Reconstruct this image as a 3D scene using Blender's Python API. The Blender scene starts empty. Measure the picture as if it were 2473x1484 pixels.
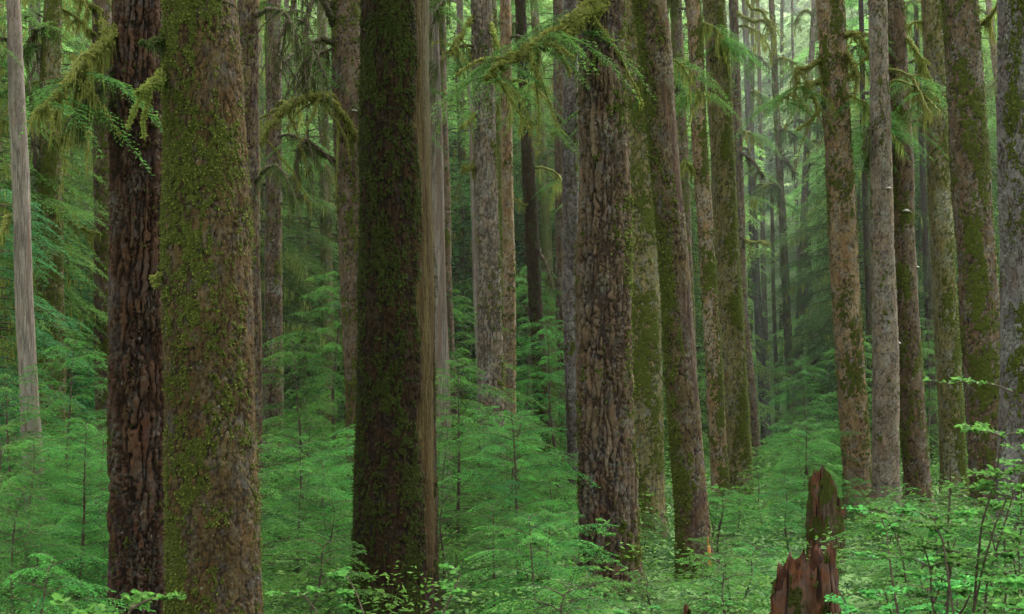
import bpy, math, random, time
import numpy as np
from mathutils import Vector
T_START = time.time()
random.seed(7)
RNG = np.random.RandomState(11)
PI = math.pi

# ------------------------------------------------------------------ frame
H = 3.2            # eye height above the forest floor
FPX = 3397.0       # focal length in units of the 2473 px wide view
CX, HY = 1236.5, 900.0
def wx(px, d): return (px - CX) / FPX * d
def wz(py, d): return H + (HY - py) / FPX * d
def wp(px, py, d): return np.array([wx(px, d), d, wz(py, d)])

sc = bpy.context.scene
COL = sc.collection
sc.render.engine = 'CYCLES'
sc.view_settings.view_transform = 'Standard'
sc.view_settings.look = 'None'
sc.view_settings.exposure = 0
cy = sc.cycles
cy.max_bounces = 6; cy.diffuse_bounces = 4; cy.glossy_bounces = 1
cy.transmission_bounces = 3; cy.transparent_max_bounces = 4; cy.volume_bounces = 1
cy.use_denoising = True
cy.use_adaptive_sampling = True
cy.adaptive_threshold = 0.015

cam = bpy.data.cameras.new('camera'); co = bpy.data.objects.new('camera', cam)
COL.objects.link(co); co.location = (0, 0, H); co.rotation_euler = (PI/2, 0, 0)
cam.sensor_width = 36; cam.lens = 36 * FPX / 2473.0
cam.shift_y = (HY - 742) / 2473.0
cam.clip_start = 0.1; cam.clip_end = 3000
sc.camera = co
cam.dof.use_dof = True; cam.dof.focus_distance = 22; cam.dof.aperture_fstop = 4.5

# ------------------------------------------------------------------ noise
PERM = RNG.permutation(256).astype(np.int32)
PERM = np.concatenate([PERM, PERM])
VAL = RNG.rand(256).astype(np.float32)
def h3(x, y, z):
    return PERM[PERM[PERM[x & 255] + (y & 255)] + (z & 255)]
def vnoise(p):
    """value noise 0..1, p (n,3)"""
    i = np.floor(p).astype(np.int32); f = (p - i).astype(np.float32)
    f = f * f * f * (f * (f * 6 - 15) + 10)
    x, y, z = i[:, 0], i[:, 1], i[:, 2]
    r = 0
    for dx in (0, 1):
        wx_ = f[:, 0] if dx else 1 - f[:, 0]
        for dy in (0, 1):
            wy_ = f[:, 1] if dy else 1 - f[:, 1]
            for dz in (0, 1):
                wz_ = f[:, 2] if dz else 1 - f[:, 2]
                r = r + wx_ * wy_ * wz_ * VAL[h3(x + dx, y + dy, z + dz)]
    return r
def fbm(p, o=3):
    a, s, t = 1.0, 0, 0
    for k in range(o):
        s = s + a * vnoise(p * (2 ** k) + 17.3 * k); t += a; a *= .5
    return s / t
def sstep(x, a, b):
    t = np.clip((x - a) / (b - a), 0, 1); return t * t * (3 - 2 * t)
def voro(u, v, nc, seed=0):
    """voronoi periodic in u (period nc). returns F1, F2-F1, cell random"""
    iu = np.floor(u).astype(np.int32); iv = np.floor(v).astype(np.int32)
    f1 = np.full(u.shape, 9., np.float32); f2 = f1.copy(); cid = np.zeros(u.shape, np.int32)
    for du in (-1, 0, 1):
        for dv in (-1, 0, 1):
            a = iu + du; b = iv + dv
            h = h3(np.mod(a, nc), b, np.full_like(a, seed)); h2 = PERM[h + 91 & 255]
            d = (a + .08 + .84 * VAL[h] - u) ** 2 + (b + .08 + .84 * VAL[h2] - v) ** 2
            d = np.sqrt(d)
            m = d < f1
            f2 = np.where(m, f1, np.minimum(f2, d)); cid = np.where(m, h, cid); f1 = np.where(m, d, f1)
    return f1, f2 - f1, VAL[(PERM[cid] + 7) & 255]

# ------------------------------------------------------------------ mesh helpers
def mesh_np(name, co_, faces, attrs=None, smooth=False):
    """faces (m,k) array with k = 3 or 4"""
    me = bpy.data.meshes.new(name)
    n = len(co_); m, k = faces.shape
    me.vertices.add(n); me.vertices.foreach_set('co', np.ascontiguousarray(co_, dtype=np.float32).ravel())
    me.loops.add(m * k); me.loops.foreach_set('vertex_index', np.ascontiguousarray(faces, dtype=np.int32).ravel())
    me.polygons.add(m); me.polygons.foreach_set('loop_start', np.arange(0, m * k, k, dtype=np.int32))
    me.polygons.foreach_set('use_smooth', np.full(m, smooth, dtype=bool))
    me.update(calc_edges=True)
    for kx, a in (attrs or {}).items():
        at = me.attributes.new(kx, 'FLOAT', 'POINT')
        at.data.foreach_set('value', np.ascontiguousarray(a, dtype=np.float32))
    return me
def link(name, me, mat, parent=None):
    o = bpy.data.objects.new(name, me); COL.objects.link(o)
    if mat and not me.materials: me.materials.append(mat)
    if parent: o.parent = parent
    return o
def tag(o, label=None, cat=None, group=None, kind=None):
    if label: o['label'] = label
    if cat: o['category'] = cat
    if group: o['group'] = group
    if kind: o['kind'] = kind
    return o
def empty(name, loc):
    o = bpy.data.objects.new(name, None); o.empty_display_size = .2; COL.objects.link(o); o.location = loc
    return o
def children_of(o, cache={}):
    return [c for c in o.children]
def copy_tree(kids, root, name, loc, rz, s):
    r = root.copy(); r.name = name; COL.objects.link(r); r.location = loc
    r.rotation_euler = (math.sin(rz * 7) * .06, math.cos(rz * 5) * .06, rz) if 'sapling' in name else (0, 0, rz); r.scale = (s[0], s[0], s[1])
    for k in list(r.keys()): del r[k]
    for ch in kids:
        c = ch.copy(); COL.objects.link(c); c.parent = r
    return r
class Bag:
    """collects numpy pieces into one mesh of quads"""
    def __init__(s): s.v = []; s.f = []; s.a = {}; s.n = 0
    def add(s, v, f, **at):
        s.v.append(v); s.f.append(f + s.n); s.n += len(v)
        for k, x in at.items():
            s.a.setdefault(k, []).append(np.broadcast_to(np.asarray(x, np.float32), (len(v),)))
    def mesh(s, name, smooth=False):
        return mesh_np(name, np.concatenate(s.v), np.concatenate(s.f), {k: np.concatenate(x) for k, x in s.a.items()}, smooth)

def unit(a): return a / (np.linalg.norm(a, axis=-1, keepdims=True) + 1e-9)
def blades(base, dirv, length, width, rng, wide=.45, up=None, curl=0.0):
    """rhombic leaf blades: (n,4) verts"""
    n = len(base); dirv = unit(dirv)
    if up is None:
        up = np.tile(np.array([0, 0, 1.]), (n, 1))
    up = unit(up + rng.normal(0, .38, (n, 3)))
    side = unit(np.cross(dirv, up))
    L = np.broadcast_to(length, (n,))[:, None]; W = np.broadcast_to(width, (n,))[:, None] * .5
    mid = base + dirv * L * wide
    tip = base + dirv * L; tip[:, 2] -= (L[:, 0] * curl)
    v = np.stack([base, mid + side * W, tip, mid - side * W], 1).reshape(-1, 3)
    f = np.arange(n * 4).reshape(n, 4)
    return v, f
def tube(pts, rad, nseg=8, noise=0.0, nscale=6.0, seed=0):
    pts = np.asarray(pts, float); n = len(pts)
    rad = np.broadcast_to(rad, (n,))
    t = unit(np.gradient(pts, axis=0))
    ref = np.tile(np.array([0, 0, 1.]), (n, 1)); ref[np.abs(t[:, 2]) > .8] = (0, 1, 0)
    # keep frame continuous
    if np.abs(t[:, 2]).mean() > .8: ref[:] = (0, 1, 0)
    elif (np.abs(t[:, 2]) > .8).any(): ref[:] = (.3, .9, .2)
    a = unit(np.cross(t, ref)); b = np.cross(t, a)
    th = np.arange(nseg) / nseg * 2 * PI
    v = pts[:, None] + rad[:, None, None] * (np.cos(th)[None, :, None] * a[:, None] + np.sin(th)[None, :, None] * b[:, None])
    v = v.reshape(-1, 3)
    if noise:
        ctr = np.repeat(pts, nseg, 0)
        k = 1 + noise * (fbm(v * nscale + seed, 2) - .5) * 2
        v = ctr + (v - ctr) * k[:, None]
    i = np.arange(n - 1)[:, None] * nseg; j = np.arange(nseg)[None]
    j2 = (j + 1) % nseg
    f = np.stack([i + j, i + j2, i + nseg + j2, i + nseg + j], -1).reshape(-1, 4)
    return v, f
def smooth_path(pts, n):
    pts = np.asarray(pts, float)
    s = np.concatenate([[0], np.cumsum(np.linalg.norm(np.diff(pts, axis=0), axis=1))])
    u = np.linspace(0, s[-1], n)
    q = np.stack([np.interp(u, s, pts[:, k]) for k in range(3)], 1)
    w = max(1, n // (len(pts) * 3))
    for _ in range(w):
        q[1:-1] = (q[:-2] + 2 * q[1:-1] + q[2:]) / 4
    return q

# ------------------------------------------------------------------ materials
def nmat(name):
    m = bpy.data.materials.new(name); m.use_nodes = True
    nt = m.node_tree; nt.nodes.clear()
    return m, nt
class NT:
    def __init__(s, nt): s.nt = nt
    def n(s, t, **k):
        x = s.nt.nodes.new(t)
        for a, b in k.items(): setattr(x, a, b)
        return x
    def l(s, a, b): s.nt.links.new(a, b)
    def attr(s, name): return s.n('ShaderNodeAttribute', attribute_name=name).outputs['Fac']
    def math(s, op, a, b=None, clamp=False):
        x = s.n('ShaderNodeMath', operation=op, use_clamp=clamp)
        for i, v in enumerate((a, b)):
            if v is None: continue
            if isinstance(v, (int, float)): x.inputs[i].default_value = v
            else: s.l(v, x.inputs[i])
        return x.outputs[0]
    def mix(s, f, a, b, bt='MIX'):
        x = s.n('ShaderNodeMix', data_type='RGBA', blend_type=bt)
        for sock, v in ((x.inputs['Factor'], f), (x.inputs['A'], a), (x.inputs['B'], b)):
            if isinstance(v, (int, float)): sock.default_value = v
            elif isinstance(v, tuple): sock.default_value = (*v, 1)
            else: s.l(v, sock)
        return x.outputs['Result']
    def noise(s, scale, vec, detail=3, rough=.6):
        x = s.n('ShaderNodeTexNoise'); x.inputs['Scale'].default_value = scale
        x.inputs['Detail'].default_value = detail; x.inputs['Roughness'].default_value = rough
        s.l(vec, x.inputs['Vector']); return x.outputs['Fac']
    def ramp(s, f, lo, hi):
        x = s.n('ShaderNodeMapRange'); x.inputs['From Min'].default_value = lo; x.inputs['From Max'].default_value = hi
        s.l(f, x.inputs['Value']); return x.outputs[0]
def pos_vec(N, sx=1, sz=1):
    g = N.n('ShaderNodeNewGeometry'); mp = N.n('ShaderNodeMapping'); mp.inputs['Scale'].default_value = (sx, sx, sz)
    N.l(g.outputs['Position'], mp.inputs['Vector']); return mp.outputs[0]
def finish(N, col, rough=.9, bump=None, bstr=.5, bdist=.01, spec=.08):
    b = N.n('ShaderNodeBsdfPrincipled'); N.l(col, b.inputs['Base Color'])
    if isinstance(rough, float): b.inputs['Roughness'].default_value = rough
    else: N.l(rough, b.inputs['Roughness'])
    b.inputs['Specular IOR Level'].default_value = spec
    if bump is not None:
        k = N.n('ShaderNodeBump'); k.inputs['Strength'].default_value = bstr; k.inputs['Distance'].default_value = bdist
        N.l(bump, k.inputs['Height']); N.l(k.outputs[0], b.inputs['Normal'])
    o = N.n('ShaderNodeOutputMaterial'); N.l(b.outputs[0], o.inputs['Surface'])
    return b
def bark_mat(name, dark, light, tint, moss_d=(.018, .025, .005), moss_l=(.078, .092, .015), lichen=(.30, .34, .27), wood=(.36, .31, .22), wood2=(.20, .13, .05)):
    m, nt = nmat(name); N = NT(nt)
    cav, moss, var, lich, bare = [N.attr(k) for k in ('cav', 'moss', 'var', 'lich', 'bare')]
    p = pos_vec(N)
    pst = pos_vec(N, 1, .3)
    n1 = N.noise(42, pst, 5, .75); n2 = N.noise(3.0, p, 3); n3 = N.noise(120, p, 2)
    hi = tuple(min(1, x * 1.9) for x in light)
    c = N.mix(N.ramp(n1, .40, .60), light, tuple(x * .55 for x in tint))
    c = N.mix(N.ramp(n1, .60, .44), c, hi) if False else c
    c = N.mix(N.math('MULTIPLY', N.ramp(N.noise(60, pst, 4, .8), .52, .68), .50), c, hi)
    g_ = sum(light) / 3
    c = N.mix(N.math('MULTIPLY', N.ramp(N.noise(5, p, 3, .6), .5, .62), .55), c, (g_ * 1.25, g_ * 1.22, g_ * 1.15))
    c = N.mix(N.math('MULTIPLY', N.ramp(N.noise(7, pst, 3, .6), .55, .68), .5), c, (light[0] * 1.1, light[1] * .7, light[2] * .55))
    c = N.mix(N.math('MULTIPLY', N.ramp(var, .35, 1.0), .65), c, tuple(min(1, x * 1.55) for x in light))
    c = N.mix(N.math('MULTIPLY', N.ramp(n2, .45, .75), .6), c, tuple(x * .55 for x in light))
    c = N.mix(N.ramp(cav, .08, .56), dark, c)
    # bare wood with long vertical streaks
    pw = pos_vec(N, 1, .05); w1 = N.noise(45, pw, 4, .6); w2 = N.noise(9, pw, 3)
    wc = N.mix(N.ramp(w1, .38, .62), tuple(x * 1.2 for x in wood), tuple(x * .38 for x in wood))
    wc = N.mix(N.math('MULTIPLY', N.ramp(N.noise(70, pos_vec(N, 1, .25), 3, .7), .58, .66), .8), wc, tuple(x * .15 for x in wood))
    wc = N.mix(N.ramp(w2, .42, .62), wc, wood2)
    c = N.mix(bare, c, wc)
    lm = N.math('MULTIPLY', lich, N.ramp(n3, .3, .6), True)
    c = N.mix(lm, c, lichen)
    mn = N.noise(38, p, 3, .7)
    mm = N.ramp(N.math('ADD', moss, N.math('MULTIPLY', N.math('SUBTRACT', mn, .5), .9)), .38, .62)
    mc = N.mix(N.ramp(N.noise(90, p, 2), .35, .65), moss_d, moss_l)
    mc = N.mix(N.ramp(N.noise(2.2, p, 2), .4, .7), mc, tuple(x * .5 for x in moss_l))
    c = N.mix(mm, c, mc)
    bm = N.math('ADD', N.math('MULTIPLY', n1, .8), N.math('MULTIPLY', N.math('MULTIPLY', mm, N.noise(70, p, 3, .7)), 1.4))
    finish(N, c, .9, bm, .9, .03, .07)
    return m
def leaf_mat(name, c1, c2, c3, trans=.35, rough=.65, spec=.05):
    m, nt = nmat(name); N = NT(nt)
    v = N.attr('var'); p = pos_vec(N)
    oi = N.n('ShaderNodeObjectInfo').outputs['Random']
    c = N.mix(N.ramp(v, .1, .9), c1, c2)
    c = N.mix(N.ramp(N.noise(1.1, p, 2), .45, .75), c, c3)
    hs = N.n('ShaderNodeHueSaturation'); N.l(c, hs.inputs['Color'])
    N.l(N.math('ADD', N.math('MULTIPLY', oi, .75), .58), hs.inputs['Value'])
    N.l(N.math('ADD', N.math('MULTIPLY', oi, .06), .462), hs.inputs['Hue'])
    col = hs.outputs[0]
    b = N.n('ShaderNodeBsdfPrincipled'); N.l(col, b.inputs['Base Color']); b.inputs['Roughness'].default_value = rough
    b.inputs['Specular IOR Level'].default_value = spec
    t = N.n('ShaderNodeBsdfTranslucent'); N.l(N.mix(.5, col, c2, 'MIX'), t.inputs['Color'])
    x = N.n('ShaderNodeMixShader'); x.inputs[0].default_value = trans
    N.l(b.outputs[0], x.inputs[1]); N.l(t.outputs[0], x.inputs[2])
    o = N.n('ShaderNodeOutputMaterial'); N.l(x.outputs[0], o.inputs['Surface'])
    return m
def plain_mat(name, a, b_, scale=20, zs=1, bstr=.4):
    m, nt = nmat(name); N = NT(nt); p = pos_vec(N, 1, zs)
    n = N.noise(scale, p, 4, .65)
    finish(N, N.mix(N.ramp(n, .3, .7), a, b_), .9, n, bstr, .02)
    return m

M = {}
#                                dark                light             tint
M['furrow'] = bark_mat('furrowed_bark', (.010, .006, .004), (0.0450, 0.0239, 0.0127), (0.0270, 0.0158, 0.0096))
M['scaly'] = bark_mat('scaly_bark', (.018, .012, .007), (0.0494, 0.0326, 0.0122), (0.0282, 0.0181, 0.0061))
M['dark'] = bark_mat('dark_shaded_bark', (.008, .006, .004), (0.0194, 0.0116, 0.0049), (0.0111, 0.0065, 0.0025), moss_d=(.009, .014, .003), moss_l=(.036, .046, .008), wood=(.046, .034, .010), wood2=(.024, .014, .004), lichen=(.050, .046, .025))  # shade on the trunk face put into an overall darker bark colour
M['grey'] = bark_mat('grey_ridged_bark', (.030, .026, .020), (0.1108, 0.0866, 0.0578), (0.0622, 0.0473, 0.0300))
M['tan'] = bark_mat('tan_bark', (.030, .022, .014), (0.1339, 0.0929, 0.0450), (0.0803, 0.0520, 0.0238))
M['brown'] = bark_mat('brown_bark', (.018, .012, .009), (0.0747, 0.0515, 0.0289), (0.0427, 0.0295, 0.0170))
M['red'] = bark_mat('reddish_bark', (.018, .009, .008), (0.0688, 0.0505, 0.0232), (0.0344, 0.0252, 0.0128), wood=(.080, .048, .030), wood2=(.028, .017, .013))
M['blue'] = bark_mat('blue_grey_bark', (.030, .022, .018), (0.0825, 0.0724, 0.0617), (0.0539, 0.0411, 0.0324))
M['olive'] = bark_mat('mossy_green_bark', (.022, .022, .010), (0.0933, 0.0798, 0.0314), (0.0600, 0.0542, 0.0176))
M['snag'] = bark_mat('weathered_grey_wood', (.05, .035, .025), (0.1200, 0.1000, 0.0760), (0.0800, 0.0600, 0.0440), wood=(.145, .125, .098), wood2=(.09, .066, .046))
M['rot'] = bark_mat('rotten_red_wood', (.010, .005, .003), (.092, .038, .017), (.040, .019, .010), wood=(.075, .058, .034), wood2=(.040, .028, .014))
M['hem'] = leaf_mat('hemlock_needles', (.007, .036, .008), (.070, .200, .032), (.023, .086, .020), .42)
M['hem_far'] = leaf_mat('lightened_far_needles', (.070, .180, .042), (.250, .450, .110), (.120, .270, .080), .55)  # hemlock needles lightened, light on the far crowns put into the colour
M['pale'] = leaf_mat('brightened_far_foliage', (.12, .24, .09), (.34, .46, .22), (.20, .33, .14), .5)  # yellow green leaves with the bright distance painted into their tone
M['bough'] = leaf_mat('dull_hemlock_boughs', (.016, .045, .010), (.085, .185, .038), (.040, .095, .022), .45)
M['cedar'] = leaf_mat('cedar_fronds', (.015, .07, .025), (.06, .19, .06), (.03, .11, .05))
M['huck'] = leaf_mat('broad_green_leaves', (.018, .085, .016), (.085, .245, .045), (.035, .13, .03), .42)
M['cover'] = leaf_mat('ground_cover_leaves', (.010, .042, .010), (.065, .155, .022), (.025, .09, .022), .35)
M['moss'] = leaf_mat('hanging_moss', (.065, .085, .016), (.19, .21, .045), (.10, .12, .022), .3, .9, .1)
M['moss_dark'] = leaf_mat('dark_hanging_moss', (.018, .026, .008), (.065, .08, .02), (.035, .045, .012), .25, .9, .1)
M['tuft'] = leaf_mat('moss_tufts', (.024, .033, .006), (.115, .135, .022), (.048, .060, .010), .25, .9, .1)
M['tuft_dark'] = leaf_mat('dark_moss_tufts', (.010, .016, .003), (.046, .058, .009), (.022, .030, .005), .25, .9, .1)
M['twig'] = plain_mat('dark_twig_bark', (.020, .015, .010), (.070, .055, .035), 40)
M['twigmoss'] = plain_mat('mossy_twig_bark', (.03, .03, .01), (.10, .115, .02), 60)
M['soil'] = plain_mat('forest_floor', (.022, .045, .012), (.10, .19, .05), 1.5)
M['hill'] = plain_mat('forested_slope', (.12, .24, .09), (.42, .50, .24), .5)  # sunlit look of the far slope put into its light colour
M['conk'] = plain_mat('shelf_fungus_skin', (.10, .085, .06), (.34, .32, .27), 30)

# ------------------------------------------------------------------ ground, hills
def grid(nx, ny, x0, x1, y0, y1, zf):
    X, Y = np.meshgrid(np.linspace(x0, x1, nx), np.linspace(y0, y1, ny))
    v = np.stack([X.ravel(), Y.ravel(), zf(X.ravel(), Y.ravel())], 1)
    i = (np.arange(ny - 1)[:, None] * nx + np.arange(nx - 1)[None]).ravel()
    return v, np.stack([i, i + 1, i + nx + 1, i + nx], 1)
def gz(x, y):
    x = np.asarray(x, float); y = np.asarray(y, float)
    p = np.stack([x.ravel() * .12, y.ravel() * .12, np.zeros(x.size)], 1)
    z = (fbm(p, 3) - .5) * .7
    far = sstep(y.ravel(), 75, 190)
    return z.reshape(x.shape) + (far * 7).reshape(x.shape)
v, f = grid(240, 260, -260, 260, -60, 460, gz)
tag(link('ground', mesh_np('ground', v, f, None, True), M['soil']), kind='structure')
def hz(x, y):
    p = np.stack([x * .02, y * .02, x * 0], 1)
    return 2 + 62 * sstep(y, 165, 300) * (.62 + .55 * fbm(p, 3)) + 2.0 * fbm(p * 25, 3)
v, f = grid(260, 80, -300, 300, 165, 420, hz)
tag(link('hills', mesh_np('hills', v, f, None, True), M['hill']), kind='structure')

# ------------------------------------------------------------------ trunks
# bark style: (cellw, cellh, depth, small_w, small_h, small_depth, warp)
STY = {
 'furrow': (.098, .70, .050, .035, .10, .007, .9),
 'scaly':  (.075, .20, .015, .030, .075, .009, 1.0),
 'dark':   (.055, .26, .018, .028, .09, .006, .9),
 'ridge':  (.055, .34, .026, .030, .09, .005, .6),
 'fine':   (.045, .19, .009, .024, .08, .005, .8),
 'plate':  (.075, .15, .016, .032, .07, .005, .7),
 'smooth': (.090, 2.4, .004, .040, .90, .002, .5),
}
FIS = {'furrow': (6.0, .7, .08), 'scaly': (9, 2.6, .055), 'dark': (10, 1.8, .07), 'ridge': (9, .8, .12), 'fine': (11, 2.2, .06), 'plate': (9, 3.5, .04), 'smooth': (14, .25, .02)}
def build_trunk(name, d, stations, style, mat, parent, moss=.35, mside=None, msw=.0, lich=.2, bare=None, seed=0, flare=1.0, top=None, moss_low=0., tufts=0, tuftmat='tuft', res=None, lichfn=None):
    """stations: (py, px, w) in view units"""
    st = sorted(stations, key=lambda s: -s[0])       # bottom first
    zs = np.array([wz(s[0], d) for s in st]); xs = np.array([wx(s[1], d) for s in st]); rs = np.array([s[2] / FPX * d / 2 for s in st])
    zb = -.35
    ztf = wz(-60, d)
    if top is not None: ztop = wz(top, d)
    else: ztop = max(ztf * 1.5, ztf + 5)
    px1 = d * .728 / 1024
    if res is None: res = 1.0 if d < 24 else 1.25
    dz = px1 * res
    hi_top = min(ztf, ztop)
    z = np.arange(zb, hi_top, dz)
    if ztop > hi_top + .1:
        z = np.concatenate([z, np.arange(hi_top, ztop, max(dz * 5, .12))])
    def interp(zq, arr):
        r = np.interp(zq, zs, arr)
        lo = (arr[1] - arr[0]) / (zs[1] - zs[0]); hi_ = (arr[-1] - arr[-2]) / (zs[-1] - zs[-2])
        r = np.where(zq < zs[0], arr[0] + (zq - zs[0]) * lo, r)
        r = np.where(zq > zs[-1], arr[-1] + (zq - zs[-1]) * hi_, r)
        return r
    cxx = interp(z, xs); rr = np.maximum(interp(z, rs), rs[-1] * .35)
    # soften kinks
    for _ in range(12):
        k = max(1, int(.25 / dz)); 
        if len(z) > 4 * k:
            cxx[k:-k] = (cxx[:-2*k] + 2 * cxx[k:-k] + cxx[2*k:]) / 4
            rr[k:-k] = (rr[:-2*k] + 2 * rr[k:-k] + rr[2*k:]) / 4
    low = np.clip(1 - (z + .3) / 1.3, 0, 1)
    rr = rr * (1 + .45 * flare * low ** 2)
    wob = np.stack([np.full_like(z, seed * 3.1), z * .35, z * 0], 1)
    cyy = d + (fbm(wob, 2) - .5) * .25
    cxx = cxx + (fbm(wob + 40, 2) - .5) * .05
    R0 = rs.max()
    nth = int(np.clip(2 * PI * R0 / dz, 14, 460))
    th = np.arange(nth) / nth * 2 * PI
    TH, Z = np.meshgrid(th, z); RR = np.repeat(rr[:, None], nth, 1)
    TH = TH.ravel(); Zf = Z.ravel(); RR = RR.ravel()
    c, s = np.cos(TH), np.sin(TH)
    P = np.stack([c * R0 + seed * 7.7, s * R0, Zf], 1)
    cw, ch, dp, sw, sh, sdp, wp_ = STY[style]
    nc = max(6, int(round(2 * PI * R0 / cw))); ncs = max(10, int(round(2 * PI * R0 / sw)))
    w1 = (fbm(P * np.array([5, 5, 2.2]), 3) - .5); w2 = (fbm(P * np.array([9, 9, 3]) + 31, 2) - .5)
    w3 = (fbm(P * np.array([26, 26, 11]) + 61, 3) - .5)
    w1 = w1 + w3 * .38; w2 = w2 + w3 * .30
    U = TH / (2 * PI)
    F1, E, C = voro(U * nc + w1 * 1.8 * wp_, Zf / ch + w2 * 1.2 * wp_ + seed, nc, seed & 63)
    f1b, Eb, Cb = voro(U * ncs + w2 * 1.8 * wp_, Zf / sh + w1 * 3 * wp_, ncs, (seed + 9) & 63)
    fx, fz, fw = FIS[style]
    q1 = fbm(P * np.array([fx, fx, fz]) + 200 + w3[:, None] * 1.2, 2); q2 = fbm(P * np.array([fx * 2.1, fx * 2.1, fz * 2.4]) + 300, 2)
    fiss = sstep(np.abs(q1 - .5), .0, fw); fiss2 = sstep(np.abs(q2 - .5), .0, .045)
    er = sstep(fbm(P * np.array([7, 7, 5]) + 150, 2), .42, .56); er2 = sstep(fbm(P * np.array([15, 15, 11]) + 170, 2), .40, .52)
    if style in ('furrow', 'ridge'): er = er * .25
    plate = np.minimum(np.maximum(sstep(E, .0, .30), er * .85), .12 + .88 * fiss)
    small = np.minimum(np.maximum(sstep(Eb, .0, .30), er2 * .9), .3 + .7 * fiss2)
    n_mid = fbm(P * 14, 3); n_lo = fbm(P * np.array([1.6, 1.6, .7]), 3)
    disp = dp * (plate - .6) + dp * .35 * (C - .5) * plate + sdp * (small - .5 + (Cb - .5) * .9) + dp * .5 * (n_mid - .5)
    fine_n = fbm(P * np.array([40, 40, 17]) + 12, 3)
    disp = disp + sdp * 2.2 * (fine_n - .5)
    # fluting near the base
    disp = disp + np.repeat(low[:, None], nth, 1).ravel() * R0 * .35 * flare * (fbm(np.stack([c * 1.6 + seed, s * 1.6, Zf * .15], 1), 2) - .45)
    # moss
    mn = fbm(P * np.array([3.0, 3.0, 1.3]) + 5, 3)
    mm = (mn - .5) * .95 + (moss - .5) * .85 + (fbm(P * np.array([13, 13, 8]) + 9, 3) - .5) * .75 + (fbm(P * np.array([45, 45, 25]) + 2, 2) - .5) * .75 + (plate - .7) * .08
    if mside is not None:
        mm = mm + msw * np.cos(TH - mside)
    mm = mm + moss_low * np.clip(1 - Zf / 2.5, 0, 1) + .06 * (n_mid - .5)
    M_ = sstep(mm, -.10, .20)
    br = np.zeros_like(Zf)
    if bare is not None:
        br = bare(TH, Zf, P)
        M_ = M_ * (1 - br * .75)
        grain = fbm(P * np.array([60, 60, 1.2]), 2)
        disp = disp * (1 - br * .65) + br * (-.008 + (grain - .5) * .016)
    disp = disp + M_ * .016 * (.2 + 1.3 * (fbm(P * 30 + 3, 3) - .2)) * min(1.5, d / 18)
    r = RR + disp + R0 * .16 * (n_lo - .5)
    topcut = 0
    if top is not None:   # jagged broken top
        jag = fbm(np.stack([c * 2.2 + seed, s * 2.2, c * 0], 1), 2)
        Zf = np.minimum(Zf, ztop - .7 * jag * min(1, R0 * 4))
    X = np.repeat(cxx[:, None], nth, 1).ravel() + r * c
    Y = np.repeat(cyy[:, None], nth, 1).ravel() + r * s
    org = np.array([wx(0, 1) * 0 + cxx[0], cyy[0], 0.0])
    V = np.stack([X, Y, Zf], 1) - org
    L = sstep(fbm(P * np.array([4, 4, 2]) + 77, 3), .45, .75) * sstep(fbm(P * 34 + 90, 2), .5, .62) * lich * .9
    L = np.maximum(L, sstep(fbm(P * 24 + 50, 2), .90 - lich * .16, .95 - lich * .16) * .6 * (lich > .05))
    if lichfn is not None: L = lichfn(TH, Zf, P, br)
    nr = len(z)
    i = np.arange(nr - 1)[:, None] * nth; j = np.arange(nth)[None]; j2 = (j + 1) % nth
    F = np.stack([i + j, i + j2, i + nth + j2, i + nth + j], -1).reshape(-1, 4)
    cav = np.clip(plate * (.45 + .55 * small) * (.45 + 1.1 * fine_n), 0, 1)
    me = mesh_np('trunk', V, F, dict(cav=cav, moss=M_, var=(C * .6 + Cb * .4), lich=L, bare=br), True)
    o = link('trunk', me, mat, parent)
    if tufts:
        idx = np.nonzero((M_ > .55) & (Zf < ztf) & (Zf > 0))[0]
        if len(idx) > 50:
            rg = np.random.RandomState(seed + 5)
            idx = rg.choice(idx, tufts)
            b = V[idx]; nrm = np.stack([c[idx], s[idx], 0 * idx], 1)
            b = b + rg.normal(0, .008, b.shape) - nrm * .004
            bag = Bag()
            ln = rg.uniform(.5, 1.3, tufts) * .026 * (d / 15) ** .6
            dr = nrm * .9 + rg.normal(0, .55, b.shape) + np.array([0, 0, -.45])
            vv, ff = blades(b, dr, ln, ln * .55, rg, up=nrm)
            bag.add(vv, ff, var=np.repeat(rg.rand(tufts), 4))
            link('moss_tufts', bag.mesh('moss_tufts'), M[tuftmat], parent)
    return o, org, (zs, xs, rs)

def strand_mesh(name, pts, lens, wid, rg):
    """limp hanging strands under pts"""
    n = len(pts)
    dr = np.stack([rg.normal(0, .12, n), rg.normal(0, .12, n), -np.ones(n)], 1)
    up = np.stack([rg.normal(0, 1, n), rg.normal(0, 1, n), np.zeros(n)], 1)
    v, f = blades(pts, dr, lens, wid, rg, wide=.3, up=up)
    b = Bag(); b.add(v, f, var=np.repeat(rg.rand(n), 4))
    return b.mesh(name)

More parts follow.
